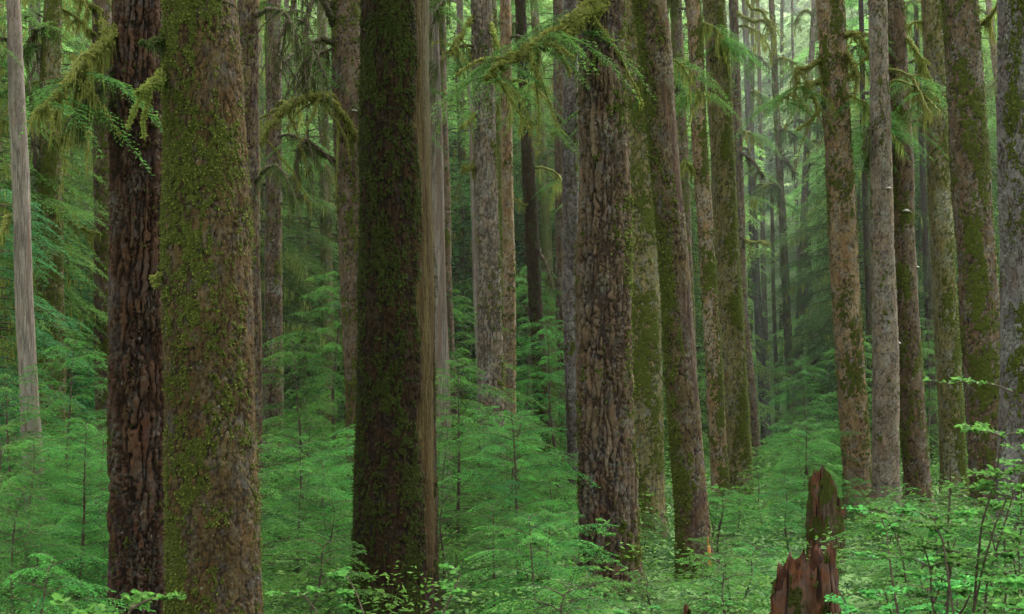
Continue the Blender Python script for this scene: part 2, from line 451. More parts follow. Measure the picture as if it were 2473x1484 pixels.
def mossy_branch(parent, org, path, r0, r1, seed, drape=.2, ndr=300, dark=False, fuzz=500, twigs=5, leafy=0):
    rg = np.random.RandomState(seed)
    pts = smooth_path(path, max(14, len(path) * 9)) - org
    pts[1:-1] += rg.normal(0, r0 * .25, pts[1:-1].shape)
    rad = np.linspace(r0, r1, len(pts))
    bag = Bag(); v, f = tube(pts, rad, 10, .45, 14, seed); bag.add(v, f, var=.5)
    allp = [pts]; allr = [rad]
    for k in range(twigs):
        i = rg.randint(len(pts) // 4, len(pts) - 2); L = rg.uniform(.25, .8) * min(1.5, np.linalg.norm(pts[-1] - pts[0]) * .6)
        a = unit(pts[min(i + 1, len(pts) - 1)] - pts[i]); a = unit(a * .5 + rg.normal(0, .6, 3) + np.array([0, 0, -.35]))
        m_ = 9; t = np.linspace(0, 1, m_)[:, None]
        q = pts[i] + a * L * t + np.array([0, 0, -1]) * L * .5 * t ** 2 + np.cumsum(rg.normal(0, L * .02, (m_, 3)), 0) * (t > 0)
        rr = np.linspace(rad[i] * .5, .006, m_); v, f = tube(q, rr, 6, .4, 20, seed + k); bag.add(v, f, var=.5)
        allp.append(q); allr.append(rr)
    o = link('branch', bag.mesh('branch', True), M['twigmoss' if not dark else 'twig'], parent)
    # fuzz + drapes as a sub-part
    P = np.concatenate(allp); R = np.concatenate(allr)
    ii = rg.randint(0, len(P) - 1, fuzz)
    ang = rg.uniform(0, 2 * PI, fuzz); dv = np.stack([np.cos(ang) * .8, rg.normal(0, .6, fuzz), np.sin(ang)], 1)
    base = P[ii] + (P[np.minimum(ii + 1, len(P) - 1)] - P[ii]) * rg.rand(fuzz, 1) * (np.linalg.norm(P[np.minimum(ii + 1, len(P) - 1)] - P[ii], axis=1) < .5)[:, None] + unit(dv) * R[ii][:, None] * .8
    bag = Bag()
    sz = .03 + R[ii] * .5
    v, f = blades(base, dv + np.array([0, 0, -.5]), sz * rg.uniform(.6, 1.4, fuzz), sz * .5, rg, up=rg.normal(0, 1, (fuzz, 3)))
    bag.add(v, f, var=np.repeat(np.clip(rg.rand(fuzz) * .6 + .4 * (dv[:, 2] > 0), 0, 1), 4))
    if ndr:
        # drapes hang in curtains: length varies smoothly along the branch
        cl = rg.rand(len(P)); cl = np.convolve(cl, np.ones(3) / 3, 'same')
        ndr = int(ndr * 1.8); ii = rg.randint(0, len(P) - 1, ndr)
        b = P[ii] + rg.normal(0, .018, (ndr, 3)); L = drape * np.clip(cl[ii] * 2.4 - .8, .08, 1.3) * rg.uniform(.15, 1.1, ndr) ** 1.3
        dr = np.stack([rg.normal(0, .1, ndr), rg.normal(0, .1, ndr), -np.ones(ndr)], 1)
        v, f = blades(b, dr, L, np.clip(L * .07, .007, .016), rg, wide=.3, up=np.stack([rg.normal(0, 1, ndr), rg.normal(0, 1, ndr), np.zeros(ndr)], 1))
        bag.add(v, f, var=np.repeat(rg.rand(ndr), 4))
    link('hanging_moss', bag.mesh('hanging_moss'), M['moss_dark' if dark else 'moss'], o)
    if leafy:
        b2 = Bag()
        for k in range(leafy):
            i = rg.randint(len(pts) // 3, len(pts))
            az = rg.uniform(0, 2 * PI)
            hemlock_spray(b2, b2, pts[i], np.array([math.cos(az), math.sin(az) * .6, -.1]), rg.uniform(.5, 1.3), rg, droop=.8, bl=.065, bw=.018, ntw=22)
        link('needles', b2.mesh('needles'), M['bough'], o)
    return o

# ------------------------------------------------------------------ hemlock foliage
def hemlock_spray(bag, tbag, p0, dirv, L, rg, rise=.15, droop=.45, ntw=22, bl=.06, bw=.018, tw=.42, twr=.006, stem=True):
    vo = rg.normal(0, .16)
    """one flat drooping spray with twigs and needle blades"""
    dh = unit(np.array([dirv[0], dirv[1], 0])); side = np.array([-dh[1], dh[0], 0])
    up0 = dirv[2]
    def cl(t): return p0 + dh * (L * t)[:, None] + np.array([0, 0, 1.]) * (L * ((rise + up0) * t - droop * t ** 2))[:, None]
    t = (np.arange(ntw) + .6 + rg.uniform(-.3, .3, ntw)) / (ntw + .6); t = np.clip(t * .92 + .08, 0, 1)
    sg = np.where(np.arange(ntw) % 2 == 0, 1, -1.)
    c0 = cl(t)
    prof = np.clip(np.sin(PI * np.clip(t * .85 + .18, 0, 1)), .1, 1) * (1 - .45 * t)
    tl = L * tw * prof * rg.uniform(.65, 1.2, ntw)
    ang = np.radians(rg.uniform(38, 62, ntw))
    td = dh * np.cos(ang)[:, None] + side * (np.sin(ang) * sg)[:, None] + np.array([0, 0, 1.]) * (rg.normal(-.12, .12, ntw) - .5 * droop * t)[:, None]
    td = unit(td)
    allb, alld, allv, alll = [], [], [], []
    m_ = np.clip((tl / (bl * .42)).astype(int), 3, 26)
    for k in range(ntw):
        m = m_[k]; s_ = (np.arange(m) + .5) / m
        q = c0[k] + td[k] * (tl[k] * s_)[:, None] + np.array([0, 0, -1.]) * (tl[k] * .28 * s_ ** 2)[:, None]
        sd = np.cross(td[k], [0, 0, 1.]); sd /= np.linalg.norm(sd) + 1e-9
        sgn = np.where(np.arange(m) % 2 == 0, 1, -1.)
        dd = td[k] * .75 + sd * (sgn * .7)[:, None] + rg.normal(0, .16, (m, 3))
        ln = bl * (1.15 - .6 * s_) * rg.uniform(.6, 1.35, m)
        allb.append(q); alld.append(dd); alll.append(ln); allv.append(.15 + .5 * s_ + .25 * t[k] + rg.normal(0, .12, m))  # blades darken towards the stem, interior shade put into the colour
    # leader
    m = max(6, int(L / (bl * .5))); s_ = np.linspace(.25, 1, m); q = cl(s_)
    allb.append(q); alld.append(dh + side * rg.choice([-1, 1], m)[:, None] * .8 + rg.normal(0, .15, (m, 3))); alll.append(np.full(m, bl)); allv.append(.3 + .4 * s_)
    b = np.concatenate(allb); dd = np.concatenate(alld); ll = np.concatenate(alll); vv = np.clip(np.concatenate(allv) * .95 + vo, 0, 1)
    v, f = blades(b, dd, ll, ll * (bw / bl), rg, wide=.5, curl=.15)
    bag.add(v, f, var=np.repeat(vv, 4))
    if stem:
        s_ = np.linspace(0, .9, 7); v, f = tube(cl(s_), np.linspace(twr, twr * .3, 7), 4)
        tbag.add(v, f, var=.2)

def make_sapling(seed, h, nb, spread, bl=.055, bw=.017, dead=12, name='hemlock_sapling'):
    rg = np.random.RandomState(seed)
    root = empty(name, (0, -500 - seed, 0))
    n = 16; t = np.linspace(0, 1, n)
    bend = rg.normal(0, .05, 2)
    pts = np.stack([bend[0] * t * h + .03 * np.sin(t * 9 + seed), bend[1] * t * h, h * t], 1)
    pts[-2:, 0] += [.03, .09]; pts[-1, 2] -= .03
    tb = Bag(); v, f = tube(pts, np.linspace(.016 + .008 * h, .003, n), 7, .15, 10, seed); tb.add(v, f, var=.3)
    fb = Bag(); wb = Bag()
    az = rg.uniform(0, 6.28)
    for k in range(nb):
        u = (k + .5) / nb; zt = .10 + .9 * u ** .9
        az += 2.4 + rg.normal(0, .35)
        i = zt * (n - 1); p = np.array([np.interp(i, range(n), pts[:, q]) for q in range(3)])
        L = spread * (1 - zt) ** .45 * rg.uniform(.45, 1.2) + .10
        if zt < .3: L *= rg.uniform(.6, 1.0)
        hemlock_spray(fb, wb, p, np.array([math.cos(az), math.sin(az), .22 * zt]), L, rg, rise=.10 + .3 * zt, droop=.36 + rg.uniform(0, .35), ntw=int(10 + L * 18), bl=bl, bw=bw)
    for k in range(dead):
        p = pts[rg.randint(2, 7)]; a = rg.uniform(0, 6.28); L = rg.uniform(.3, .8) * spread; tt = np.linspace(0, 1, 6)[:, None]
        q = p + np.array([math.cos(a), math.sin(a), .05]) * L * tt + np.array([0, 0, -.2]) * L * tt ** 2
        v, f = tube(q, np.linspace(.007, .002, 6), 4); wb.add(v, f, var=.2)
    st = link('stem', tb.mesh('stem', True), M['twig'], root)
    link('twigs', wb.mesh('twigs', True), M['twig'], root)
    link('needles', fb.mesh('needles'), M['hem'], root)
    return root

def make_big(seed, h, nb, spread, z0, trunk_r, bl=.17, bw=.07, mat='hem_far', drape=0, name='hemlock_tree', bent=0, fuzz_trunk=True, tb_mat='brown'):
    rg = np.random.RandomState(seed)
    root = empty(name, (0, -600 - seed, 0))
    n = 34; t = np.linspace(0, 1, n)
    pts = np.stack([.012 * h * np.sin(t * 4 + seed), .01 * h * np.cos(t * 3), h * t - .2], 1)
    rad = trunk_r * (1 - t) ** .8 + .02
    v, f = tube(pts, rad, 14, .12, 5, seed)
    nn = len(v); P = v * np.array([9, 9, 3.])
    me = mesh_np('trunk', v, f, dict(cav=fbm(P * 2, 2), moss=sstep(fbm(P * .5 + 5, 3), .42, .6), var=fbm(P * 3, 1), lich=np.zeros(nn), bare=np.zeros(nn)), True)
    link('trunk', me, M[tb_mat], root)
    fb = Bag(); lb = Bag(); hb = Bag()
    az = rg.uniform(0, 6.28)
    for k in range(nb):
        u = (k + .5) / nb; z = z0 + (h - z0) * u
        az += 2.4 + rg.normal(0, .5)
        L = (spread * (1 - u) ** .3 + .35) * rg.uniform(.45, 1.2)
        p = np.array([np.interp(z, pts[:, 2], pts[:, q]) for q in range(2)] + [z])
        dr = np.array([math.cos(az), math.sin(az), 0]); sdv = np.array([-dr[1], dr[0], 0])
        dro = rg.uniform(.25, .65)
        tt = np.linspace(0, 1, 8)
        def limb(t_): return p + dr * (L * t_) + np.array([0, 0, 1.]) * (L * (.14 * t_ - dro * t_ ** 2))
        cl = np.array([limb(q) for q in tt])
        vv, ff = tube(cl, np.linspace(.014 + .006 * L, .005, 8), 5, .3, 8, seed + k); lb.add(vv, ff, var=.3)
        bare_limb = rg.rand() < .10
        if not bare_limb:
            ns = int(3 + L * 2.2)
            for e in range(ns):
                t_ = .22 + .78 * (e + rg.rand() * .6) / ns; sg = 1 if e % 2 else -1
                aa = rg.uniform(.35, 1.1) * sg
                hemlock_spray(fb, lb, limb(min(1, t_)), dr * math.cos(aa) + sdv * math.sin(aa), L * rg.uniform(.3, .5) * (1.25 - .5 * t_) + .25, rg, rise=.05, droop=dro * .8 + rg.uniform(.1, .4), ntw=11, bl=bl, bw=bw, tw=.45, stem=False)
        if drape and rg.rand() < (.9 if bare_limb else .35):
            m = int(26 * L); ii = rg.rand(m) ** .8; q = np.stack([np.interp(ii, tt, cl[:, a]) for a in range(3)], 1)
            cur = .4 + .6 * np.sin(ii * 23 + k) ** 2
            LL = drape * cur * rg.uniform(.4, 1.3, m)
            vv, ff = blades(q + rg.normal(0, .04, q.shape), np.stack([rg.normal(0, .12, m), rg.normal(0, .12, m), -np.ones(m)], 1), LL, LL * .08 + .015, rg, wide=.3, up=rg.normal(0, 1, (m, 3)) * np.array([1, 1, 0]))
            hb.add(vv, ff, var=np.repeat(rg.rand(m), 4))
    link('limbs', lb.mesh('limbs', True), M['twig'], root)
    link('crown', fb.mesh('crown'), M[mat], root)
    if drape: link('hanging_moss', hb.mesh('hanging_moss'), M['moss'], root)
    return root

# ------------------------------------------------------------------ the named trunks
#  key: (depth, stations[(py,px,w)], style, mat, kwargs, label, short description used by the neighbours)
R_ = 0.0; L_ = PI; F_ = -PI / 2
def t3_bare(TH, Z, P):
    s_ = np.interp(Z, [0.25, 0.9, 2.2, 4.2, 7.5, 12], [.98, .84, .58, .52, .60, .66])
    th0 = -np.arccos(np.clip(s_, -1, 1))
    t = (TH + PI) % (2 * PI) - PI
    w = (fbm(P * np.array([4, 4, 1.1]) + 3, 3) - .5) * .28 + (fbm(P * np.array([30, 30, 5]) + 3, 2) - .5) * .12
    e2 = np.interp(Z, [0, 1.5, 3.0, 4.5], [-.45, -.25, -.1, .35])
    w2 = (fbm(P * np.array([12, 12, 2.]) + 33, 3) - .5) * .5
    return sstep(t - th0 + w + w2, 0, .22) * sstep(e2 - t + w, 0, .10) * sstep(Z, .25, .5)
def t3_lich(TH, Z, P, br):
    n = fbm(P * np.array([18, 18, .8]), 3)
    t = (TH + PI) % (2 * PI) - PI
    return br * (.35 + .65 * sstep(n, .36, .60)) * np.clip(.1 + sstep(t, -.9, -.2), 0, 1) * (.12 + .88 * sstep(Z, 4.6, 7.2))
def t11_bare(TH, Z, P):
    t = (TH + PI) % (2 * PI) - PI
    n = fbm(P * np.array([5, 5, 1.0]) + 8, 3)
    return sstep(n + .5 * np.cos(t + .7), .99, 1.09) * .9
def allbare(TH, Z, P): return np.ones_like(Z)
def l1_bare(TH, Z, P):
    n = fbm(P * np.array([2.5, 2.5, .9]) + 4, 3)
    return np.clip(sstep(Z + (n - .5) * 2.2, 2.0, 2.9) * sstep(7.8 - Z + (n - .5) * 2, 0, .8), .25, 1)
TR = [
 # name, depth, stations, style, mat, kw, label, short
 ('T1', 16, [(0,332,116),(742,336,130),(1484,340,150)], 'furrow', 'furrow', dict(moss=.20, lich=.12, mside=F_, msw=-.05, tufts=1500, tuftmat='tuft_dark'), 'large reddish brown conifer with deep black furrowed bark, touching the mossy trunk on its right', 'furrowed reddish trunk'),
 ('T2', 14, [(0,488,184),(742,500,208),(1100,508,214),(1484,517,222)], 'scaly', 'scaly', dict(moss=.44, mside=L_+.3, msw=.16, moss_low=.12, lich=.10, tufts=34000), 'widest trunk, scaly brown bark covered with green moss tufts, in the left foreground', 'widest mossy trunk'),
 ('T3', 17, [(0,952,168),(742,957,178),(1200,955,194),(1484,954,206)], 'dark', 'dark', dict(moss=.50, mside=L_, msw=.12, lich=.0, tufts=26000, tuftmat='tuft_dark', bare=t3_bare, lichfn=t3_lich), 'dark mossy trunk with a long strip of bare yellowish wood down its right side', 'dark trunk with bare wood strip'),
 ('T3b', 30, [(0,1047,22),(200,1050,30),(742,1063,36),(1100,1070,38)], 'smooth', 'snag', dict(moss=-.2, lich=0, bare=allbare), 'pale barkless grey snag right behind the dark trunk with bare wood', 'pale barkless snag'),
 ('T3c', 33, [(0,1057,34),(742,1075,36),(1150,1088,40)], 'fine', 'brown', dict(moss=.3), 'slim brown trunk mostly hidden behind the pale barkless snag', 'slim hidden brown trunk'),
 ('T4', 30, [(0,1162,50),(742,1181,58),(1140,1188,64)], 'ridge', 'grey', dict(moss=.26, mside=R_, msw=.12, lich=.35, tufts=2500), 'straight grey trunk with long vertical ridges rising behind the tall sapling', 'grey ridged trunk'),
 ('T4b', 42, [(150,1130,9),(300,1138,13),(742,1152,16),(1100,1163,16)], 'smooth', 'snag', dict(moss=-.2, lich=0, bare=allbare, top=125), 'thin whitish dead stem just left of the grey ridged trunk', 'thin whitish dead stem'),
 ('T4c', 42, [(0,1188,22),(300,1199,22),(742,1209,24),(1100,1215,24)], 'fine', 'olive', dict(moss=.6), 'narrow dark mossy trunk squeezed behind the right edge of the grey ridged trunk', 'narrow dark mossy trunk'),
 ('T5', 35, [(0,1219,25),(742,1229,28),(1150,1233,32)], 'plate', 'tan', dict(moss=.27, lich=.45), 'slim tan trunk with flaky pale bark, right of the grey ridged trunk', 'slim tan flaky trunk'),
 ('T6', 40, [(0,1256,24),(250,1268,28),(742,1294,33),(1160,1318,36)], 'fine', 'dark', dict(moss=.42, lich=.1), 'dark mossy trunk leaning left, standing alone between tan and grey trunks', 'dark leaning slim trunk'),
 ('T7', 48, [(200,1300,20),(742,1328,25),(1150,1345,27)], 'fine', 'olive', dict(moss=.6), 'thin light green mossy trunk behind the dark leaning slim trunk', 'thin light green trunk'),
 ('T8a', 42, [(0,1347,24),(742,1356,26),(1160,1370,30)], 'ridge', 'red', dict(moss=.12, lich=.2), 'narrow purplish brown trunk left of the blue grey ridged one', 'narrow purplish trunk'),
 ('T8', 33, [(0,1376,34),(742,1379,38),(1170,1392,40)], 'ridge', 'blue', dict(moss=.26, mside=R_, msw=.2, lich=.3), 'slim blue grey ridged trunk touching the left edge of the big flaky trunk', 'slim blue grey trunk'),
 ('T9', 20, [(0,1452,106),(400,1456,116),(742,1458,124),(1240,1470,134),(1484,1476,140)], 'furrow', 'brown', dict(moss=.28, lich=.25, mside=R_, msw=.1, tufts=6000), 'big centre trunk with coarse vertical grey brown bark and small yellow moss clumps', 'big coarse centre trunk'),
 ('T10', 28, [(0,1530,62),(742,1556,78),(1290,1568,80)], 'fine', 'olive', dict(moss=.48, lich=.15, tufts=3500), 'thick olive green trunk behind and right of the big coarse centre trunk', 'olive green trunk'),
 ('T11', 22, [(0,1577,74),(370,1606,68),(742,1639,68),(1290,1674,78),(1484,1688,82)], 'scaly', 'red', dict(moss=.38, mside=L_, msw=.30, moss_low=.10, lich=.22, bare=lambda a, b, c: t11_bare(a, b, c) * .8, tufts=9000), 'leaning trunk with purplish red bark and thick moss along its left side', 'leaning purplish red trunk'),
 ('T11b', 42, [(0,1632,26),(742,1662,30),(1150,1680,30)], 'fine', 'brown', dict(moss=.45), 'thin grey green trunk showing at the top behind the leaning purplish trunk', 'thin grey green trunk'),
 ('T12', 32, [(0,1672,34),(742,1713,38),(1230,1741,42)], 'fine', 'tan', dict(moss=.42, lich=.4, mside=R_, msw=.15, tufts=1800), 'slim lichen spotted trunk, left of the pair with a thick mossy neighbour', 'slim lichen spotted trunk'),
 ('T13', 33, [(0,1722,54),(742,1763,60),(1180,1789,64)], 'fine', 'olive', dict(moss=.44, mside=R_, msw=.34, lich=.1, tufts=5000), 'straight leaning trunk with a thick bright moss coat down its right side', 'trunk with mossy right side'),
 ('T14', 46, [(0,1770,22),(742,1795,21),(1110,1829,24)], 'ridge', 'red', dict(moss=.15), 'thin reddish trunk just right of the trunk with mossy right side', 'thin reddish trunk'),
 ('T15', 57, [(0,1798,14),(742,1829,19),(1060,1851,24)], 'plate', 'blue', dict(moss=.22, lich=.5), 'thin pale grey trunk spotted with white lichen in the hazy gap', 'thin pale grey trunk'),
 ('T15b', 62, [(500,1865,8),(742,1869,9),(1040,1879,11)], 'fine', 'brown', dict(moss=.25, top=420), 'thinnest pole in the hazy gap, dark and straight', 'thinnest pole'),
 ('T16', 56, [(200,1873,14),(742,1899,18),(1000,1912,20)], 'fine', 'brown', dict(moss=.38), 'slender brown trunk leaning left, crossing the one that leans right', 'slender left leaning trunk'),
 ('T17', 58, [(100,1962,13),(300,1951,14),(742,1934,20),(1010,1918,22)], 'fine', 'grey', dict(moss=.35), 'slender dark trunk leaning right, the only one tilted that way', 'right leaning slender trunk'),
 ('T18', 60, [(545,1948,15),(742,1953,20),(980,1966,26)], 'fine', 'olive', dict(moss=.5, top=540, bare=t11_bare), 'broken topped mossy snag behind the right leaning slender trunk', 'broken topped mossy snag'),
 ('T19', 66, [(300,1975,11),(742,1985,14),(960,1990,14)], 'fine', 'olive', dict(moss=.6), 'thin mossy green stem, left of two close together in the hazy gap', 'left thin mossy stem'),
 ('T19b', 64, [(300,1988,12),(742,2001,17),(990,2011,24)], 'plate', 'tan', dict(moss=.4, lich=.4), 'thin speckled stem, right of two close together beside the thick tan trunk', 'right thin speckled stem'),
 ('T20', 32, [(0,2004,62),(742,2045,64),(1200,2075,68)], 'scaly', 'tan', dict(moss=.38, lich=.2, mside=R_, msw=.05, tufts=4000), 'thick tan trunk patched with moss, standing alone behind the far stump', 'thick tan moss patched trunk'),
 ('T21', 46, [(100,2082,12),(742,2097,15),(1130,2108,16)], 'fine', 'dark', dict(moss=.4), 'thin dark trunk between the thick tan trunk and the flaky plated one', 'thin dark trunk'),
 ('T22', 31, [(0,2121,40),(742,2136,56),(1210,2141,66)], 'plate', 'grey', dict(moss=.16, lich=.3), 'trunk with flaking pinkish grey bark plates and hardly any moss', 'flaking plated trunk'),
 ('T23', 33, [(0,2158,46),(742,2192,56),(1200,2216,62)], 'scaly', 'brown', dict(moss=.42, lich=.2, mside=L_, msw=.05, tufts=3000), 'brown mossy trunk with shelf fungi, touching the flaking plated trunk', 'trunk with shelf fungi'),
 ('T23b', 50, [(200,2220,12),(742,2242,17),(1100,2258,18)], 'fine', 'dark', dict(moss=.4), 'thin shadowy trunk just right of the trunk with shelf fungi', 'thin shadowy trunk'),
 ('T24', 35, [(0,2248,48),(742,2283,56),(1140,2304,60)], 'fine', 'olive', dict(moss=.40, mside=R_, msw=.22, lich=.4, tufts=3500), 'grey green trunk with moss on its right edge, left of the wide dark mossy one', 'grey green trunk'),
 ('T25', 28, [(0,2317,84),(742,2367,90),(1220,2392,94)], 'scaly', 'brown', dict(moss=.44, moss_low=.1, lich=.3, mside=R_, msw=.05, tufts=7000), 'wide dark brown trunk speckled with moss, second from the right edge', 'wide dark speckled trunk'),
 ('T26', 20, [(0,2452,80),(742,2468,88),(1280,2462,112)], 'plate', 'blue', dict(moss=.30, lich=.4, mside=F_+.9, msw=.16, tufts=6000), 'bluish grey flaky trunk cut by the right edge of the view', 'bluish grey trunk at the edge'),
 ('T26b', 55, [(0,2386,14),(240,2412,15),(742,2440,18)], 'fine', 'tan', dict(moss=.3, lich=.4), 'thin pale trunk showing between the two rightmost trunks', 'thin pale rightmost trunk'),
 ('L1', 26, [(0,34,34),(400,49,42),(742,60,46),(1050,75,48),(1230,82,54)], 'smooth', 'snag', dict(moss=-.1, lich=.05, bare=l1_bare), 'grey barkless snag with reddish ends near the left edge', 'grey barkless snag'),
 ('L2', 34, [(0,128,36),(200,120,46),(500,122,56),(900,124,62)], 'scaly', 'olive', dict(moss=.55, lich=.15, tufts=3000), 'mossy trunk with green moss knobs, right of the grey barkless snag', 'knobby mossy trunk'),
 ('L2b', 40, [(0,82,26),(500,92,34),(900,98,36)], 'plate', 'grey', dict(moss=.15, lich=.8), 'pale lichen covered trunk between grey snag and knobby mossy trunk', 'pale lichen trunk'),
 ('L0', 44, [(300,12,20),(700,26,24),(1100,34,26)], 'fine', 'tan', dict(moss=.45, lich=.3), 'mossy tan trunk behind the grey snag at the left edge', 'mossy tan edge trunk'),
 ('L3', 36, [(0,246,44),(400,250,48),(742,250,46),(1060,252,46)], 'fine', 'brown', dict(moss=.40, mside=R_, msw=.15, lich=.1, tufts=1500), 'brown mossy trunk left of the furrowed reddish trunk', 'brown trunk by the furrowed one'),
 ('L4', 26, [(0,598,50),(742,606,46),(1290,614,40)], 'ridge', 'red', dict(moss=.22, lich=.15), 'dark reddish trunk half hidden behind the right side of the widest mossy trunk', 'half hidden reddish trunk'),
 ('L4b', 46, [(200,630,12),(742,636,13),(1150,640,14)], 'smooth', 'snag', dict(moss=-.1, bare=allbare), 'thin pale dead stem between reddish and grey brown trunks', 'thin pale dead stem'),
 ('L5', 38, [(0,660,34),(742,662,41),(1200,663,47)], 'ridge', 'brown', dict(moss=.28, lich=.4, mside=R_, msw=.1), 'grey brown trunk standing in the gap right of the widest mossy trunk', 'grey brown trunk in the gap'),
 ('L6', 58, [(400,700,14),(742,707,17),(1060,712,19)], 'fine', 'brown', dict(moss=.2, lich=.3), 'thin grey trunk, left of a distant pair in the left centre gap', 'left thin distant trunk'),
 ('L6b', 56, [(500,724,16),(820,732,20),(1130,738,22)], 'smooth', 'snag', dict(moss=.3, bare=l1_bare), 'thin trunk with peeling pale wood, right of a distant pair', 'right thin distant trunk'),
 ('L7', 45, [(300,782,24),(742,789,28),(1250,795,30)], 'fine', 'olive', dict(moss=.6), 'olive mossy trunk left of the trunk hung with dark branches', 'olive mossy gap trunk'),
 ('L7b', 56, [(300,816,14),(742,822,16),(1000,826,17)], 'fine', 'dark', dict(moss=.3), 'thin nearly black trunk beside the olive mossy gap trunk', 'thin black trunk'),
 ('L8', 30, [(0,833,72),(450,843,60),(742,851,50),(1060,860,42)], 'dark', 'brown', dict(moss=.36, lich=.1, tufts=3000), 'brown trunk hung with dark drooping branches, left of the dark trunk with bare wood', 'trunk hung with dark branches'),
 ('C1', 52, [(200,1112,16),(742,1118,18),(1000,1122,18)], 'ridge', 'red', dict(moss=.1, lich=.1), 'thin purplish trunk behind foliage, right of the pale barkless snag', 'thin purplish trunk'),
 ('C2', 50, [(400,1266,14),(742,1276,15),(1150,1288,16)], 'fine', 'brown', dict(moss=.3), 'thin brown trunk behind the left edge of the dark leaning slim trunk', 'thin brown trunk'),
]
TREES = {}; SHORT = []
for si, (key, d, st, style, mat, kw, label, short) in enumerate(TR):
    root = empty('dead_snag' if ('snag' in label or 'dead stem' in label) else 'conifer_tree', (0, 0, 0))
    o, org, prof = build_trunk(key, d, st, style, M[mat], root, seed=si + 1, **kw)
    root.location = org
    tag(root, label, 'snag' if root.name.startswith('dead') else 'tree')
    TREES[key] = (root, org, d, prof)
    SHORT.append((key, d, st, short))
# more slim stems in the distance
rt = random.Random(9); FAR = []
for px in (188, 300, 575, 688, 752, 806, 1092, 1150, 1243, 1312, 1400, 1512, 1652, 1700, 1752, 1812, 1846, 1888, 1931, 1978, 2034, 2070, 2118, 2226, 2262, 2330, 2425):
    d = rt.uniform(60, 84); w_ = rt.uniform(8, 15); ln_ = rt.uniform(-12, 45)
    st = [(100, px - ln_ * .5, w_ * .7), (742, px, w_), (980, px + ln_ * .25, w_ * 1.1)]
    mt = rt.choice(['olive', 'brown', 'grey', 'tan'])
    root = empty('conifer_tree', (0, 0, 0))
    o, org, prof = build_trunk('far', d, st, 'fine', M[mt], root, seed=60 + len(FAR), moss=rt.uniform(.2, .55), lich=.2)
    root.location = org; root['far_px'] = px; root['far_w'] = w_; root['far_m'] = mt; FAR.append(root)
print('trunks', round(time.time() - T_START, 1))

# ------------------------------------------------------------------ branches on the trunks
def px_path(pts, d):
    """(px, py, depth offset)"""
    return [wp(p[0], p[1], d + (p[2] if len(p) > 2 else 0)) for p in pts]
def br(key, pts, w0, w1, **k):
    root, org, d, prof = TREES[key]
    br.n += 1
    mossy_branch(root, org, px_path(pts, d), w0 / FPX * d / 2, w1 / FPX * d / 2, 900 + br.n, **k)
br.n = 0
def trunk_x(st, py):
    s = sorted(st); return float(np.interp(py, [q[0] for q in s], [q[1] for q in s]))
br('T9', [(1475,-60,0),(1446,0,-.4),(1400,50,-.6),(1350,85,-.8),(1300,104,-1),(1250,130,-1.2),(1205,160,-1.3),(1175,190,-1.4)], 48, 4, drape=.12, ndr=700, fuzz=7000, twigs=9, leafy=24)
br('T1', [(290,70,0),(262,92,-.4),(225,130,-.6),(180,185,-.8),(130,235,-1),(88,275,-1.2)], 26, 6, drape=.36, ndr=1500, fuzz=2500, twigs=12, leafy=7)
br('T1', [(290,150,0),(262,175,-.3),(235,215,-.5),(200,250,-.6),(175,290,-.7)], 12, 3, drape=.4, ndr=700, fuzz=900, twigs=8, dark=True)
br('T1', [(290,235,0),(262,250,-.3),(243,275,-.4)], 9, 3, drape=.1, ndr=60, fuzz=400, twigs=2, dark=True)
br('T2', [(408,170,0),(388,188,-.3),(365,205,-.45),(335,226,-.6)], 22, 8, drape=.14, ndr=500, fuzz=2500, twigs=3)
br('T2', [(410,80,0),(392,96,-.2),(365,104,-.35)], 22, 5, drape=.15, ndr=200, fuzz=1500, twigs=3, dark=True)
br('T2', [(408,655,0),(388,668,-.2),(368,675,-.3)], 12, 5, drape=.06, ndr=80, fuzz=600, twigs=1)
br('L8', [(860,360,0),(845,310,-.5),(815,262,-.8),(790,238,-1),(755,232,-1.2),(715,245,-1.4),(680,268,-1.6),(648,305,-1.8),(625,345,-2)], 18, 9, drape=.35, ndr=1100, fuzz=5000, twigs=8)
br('L8', [(805,60,0),(790,20,-.5),(765,-20,-.7),(745,20,-.9),(740,90,-1),(765,130,-1.1),(790,200,-1.2)], 14, 5, drape=.3, ndr=900, fuzz=1500, twigs=12, dark=True)
br('L8', [(805,20,0),(760,-30,-.7),(715,-10,-.9),(690,60,-1),(668,110,-1.1),(662,190,-1.2)], 13, 5, drape=.4, ndr=900, fuzz=1500, twigs=12, dark=True)
br('L8', [(812,110,0),(775,90,-.7),(750,110,-.9),(735,170,-1),(745,230,-1.1)], 11, 4, drape=.35, ndr=700, fuzz=1000, twigs=9, dark=True)
br('L8', [(815,395,0),(790,378,-.5),(762,355,-.7),(735,335,-.9),(720,360,-1),(715,420,-1.1),(722,480,-1.2)], 12, 4, drape=.4, ndr=1100, fuzz=1500, twigs=14, dark=True)
br('L4', [(615,40,0),(650,20,-.5),(690,30,-.8),(712,70,-1),(722,140,-1.1)], 12, 4, dark=True, drape=.36, ndr=900, fuzz=900, twigs=8)
br('L4', [(618,440,0),(640,408,-.5),(668,398,-.8),(690,422,-1),(702,470,-1.1)], 9, 3, dark=True, drape=.36, ndr=600, fuzz=700, twigs=6)
br('L2', [(140,355,0),(160,320,-.4),(195,300,-.7),(225,330,-.9)], 14, 5, drape=.36, ndr=900, fuzz=1200, twigs=9)
br('L2', [(100,440,0),(85,400,-.3),(78,300,-.5),(70,210,-.6),(85,150,-.7)], 12, 6, drape=.3, ndr=200, fuzz=500, twigs=5, dark=True)
br('L3', [(262,575,0),(240,565,-.3),(215,560,-.5),(180,545,-.7),(150,515,-.8)], 9, 4, drape=.25, ndr=300, fuzz=1200, twigs=5)
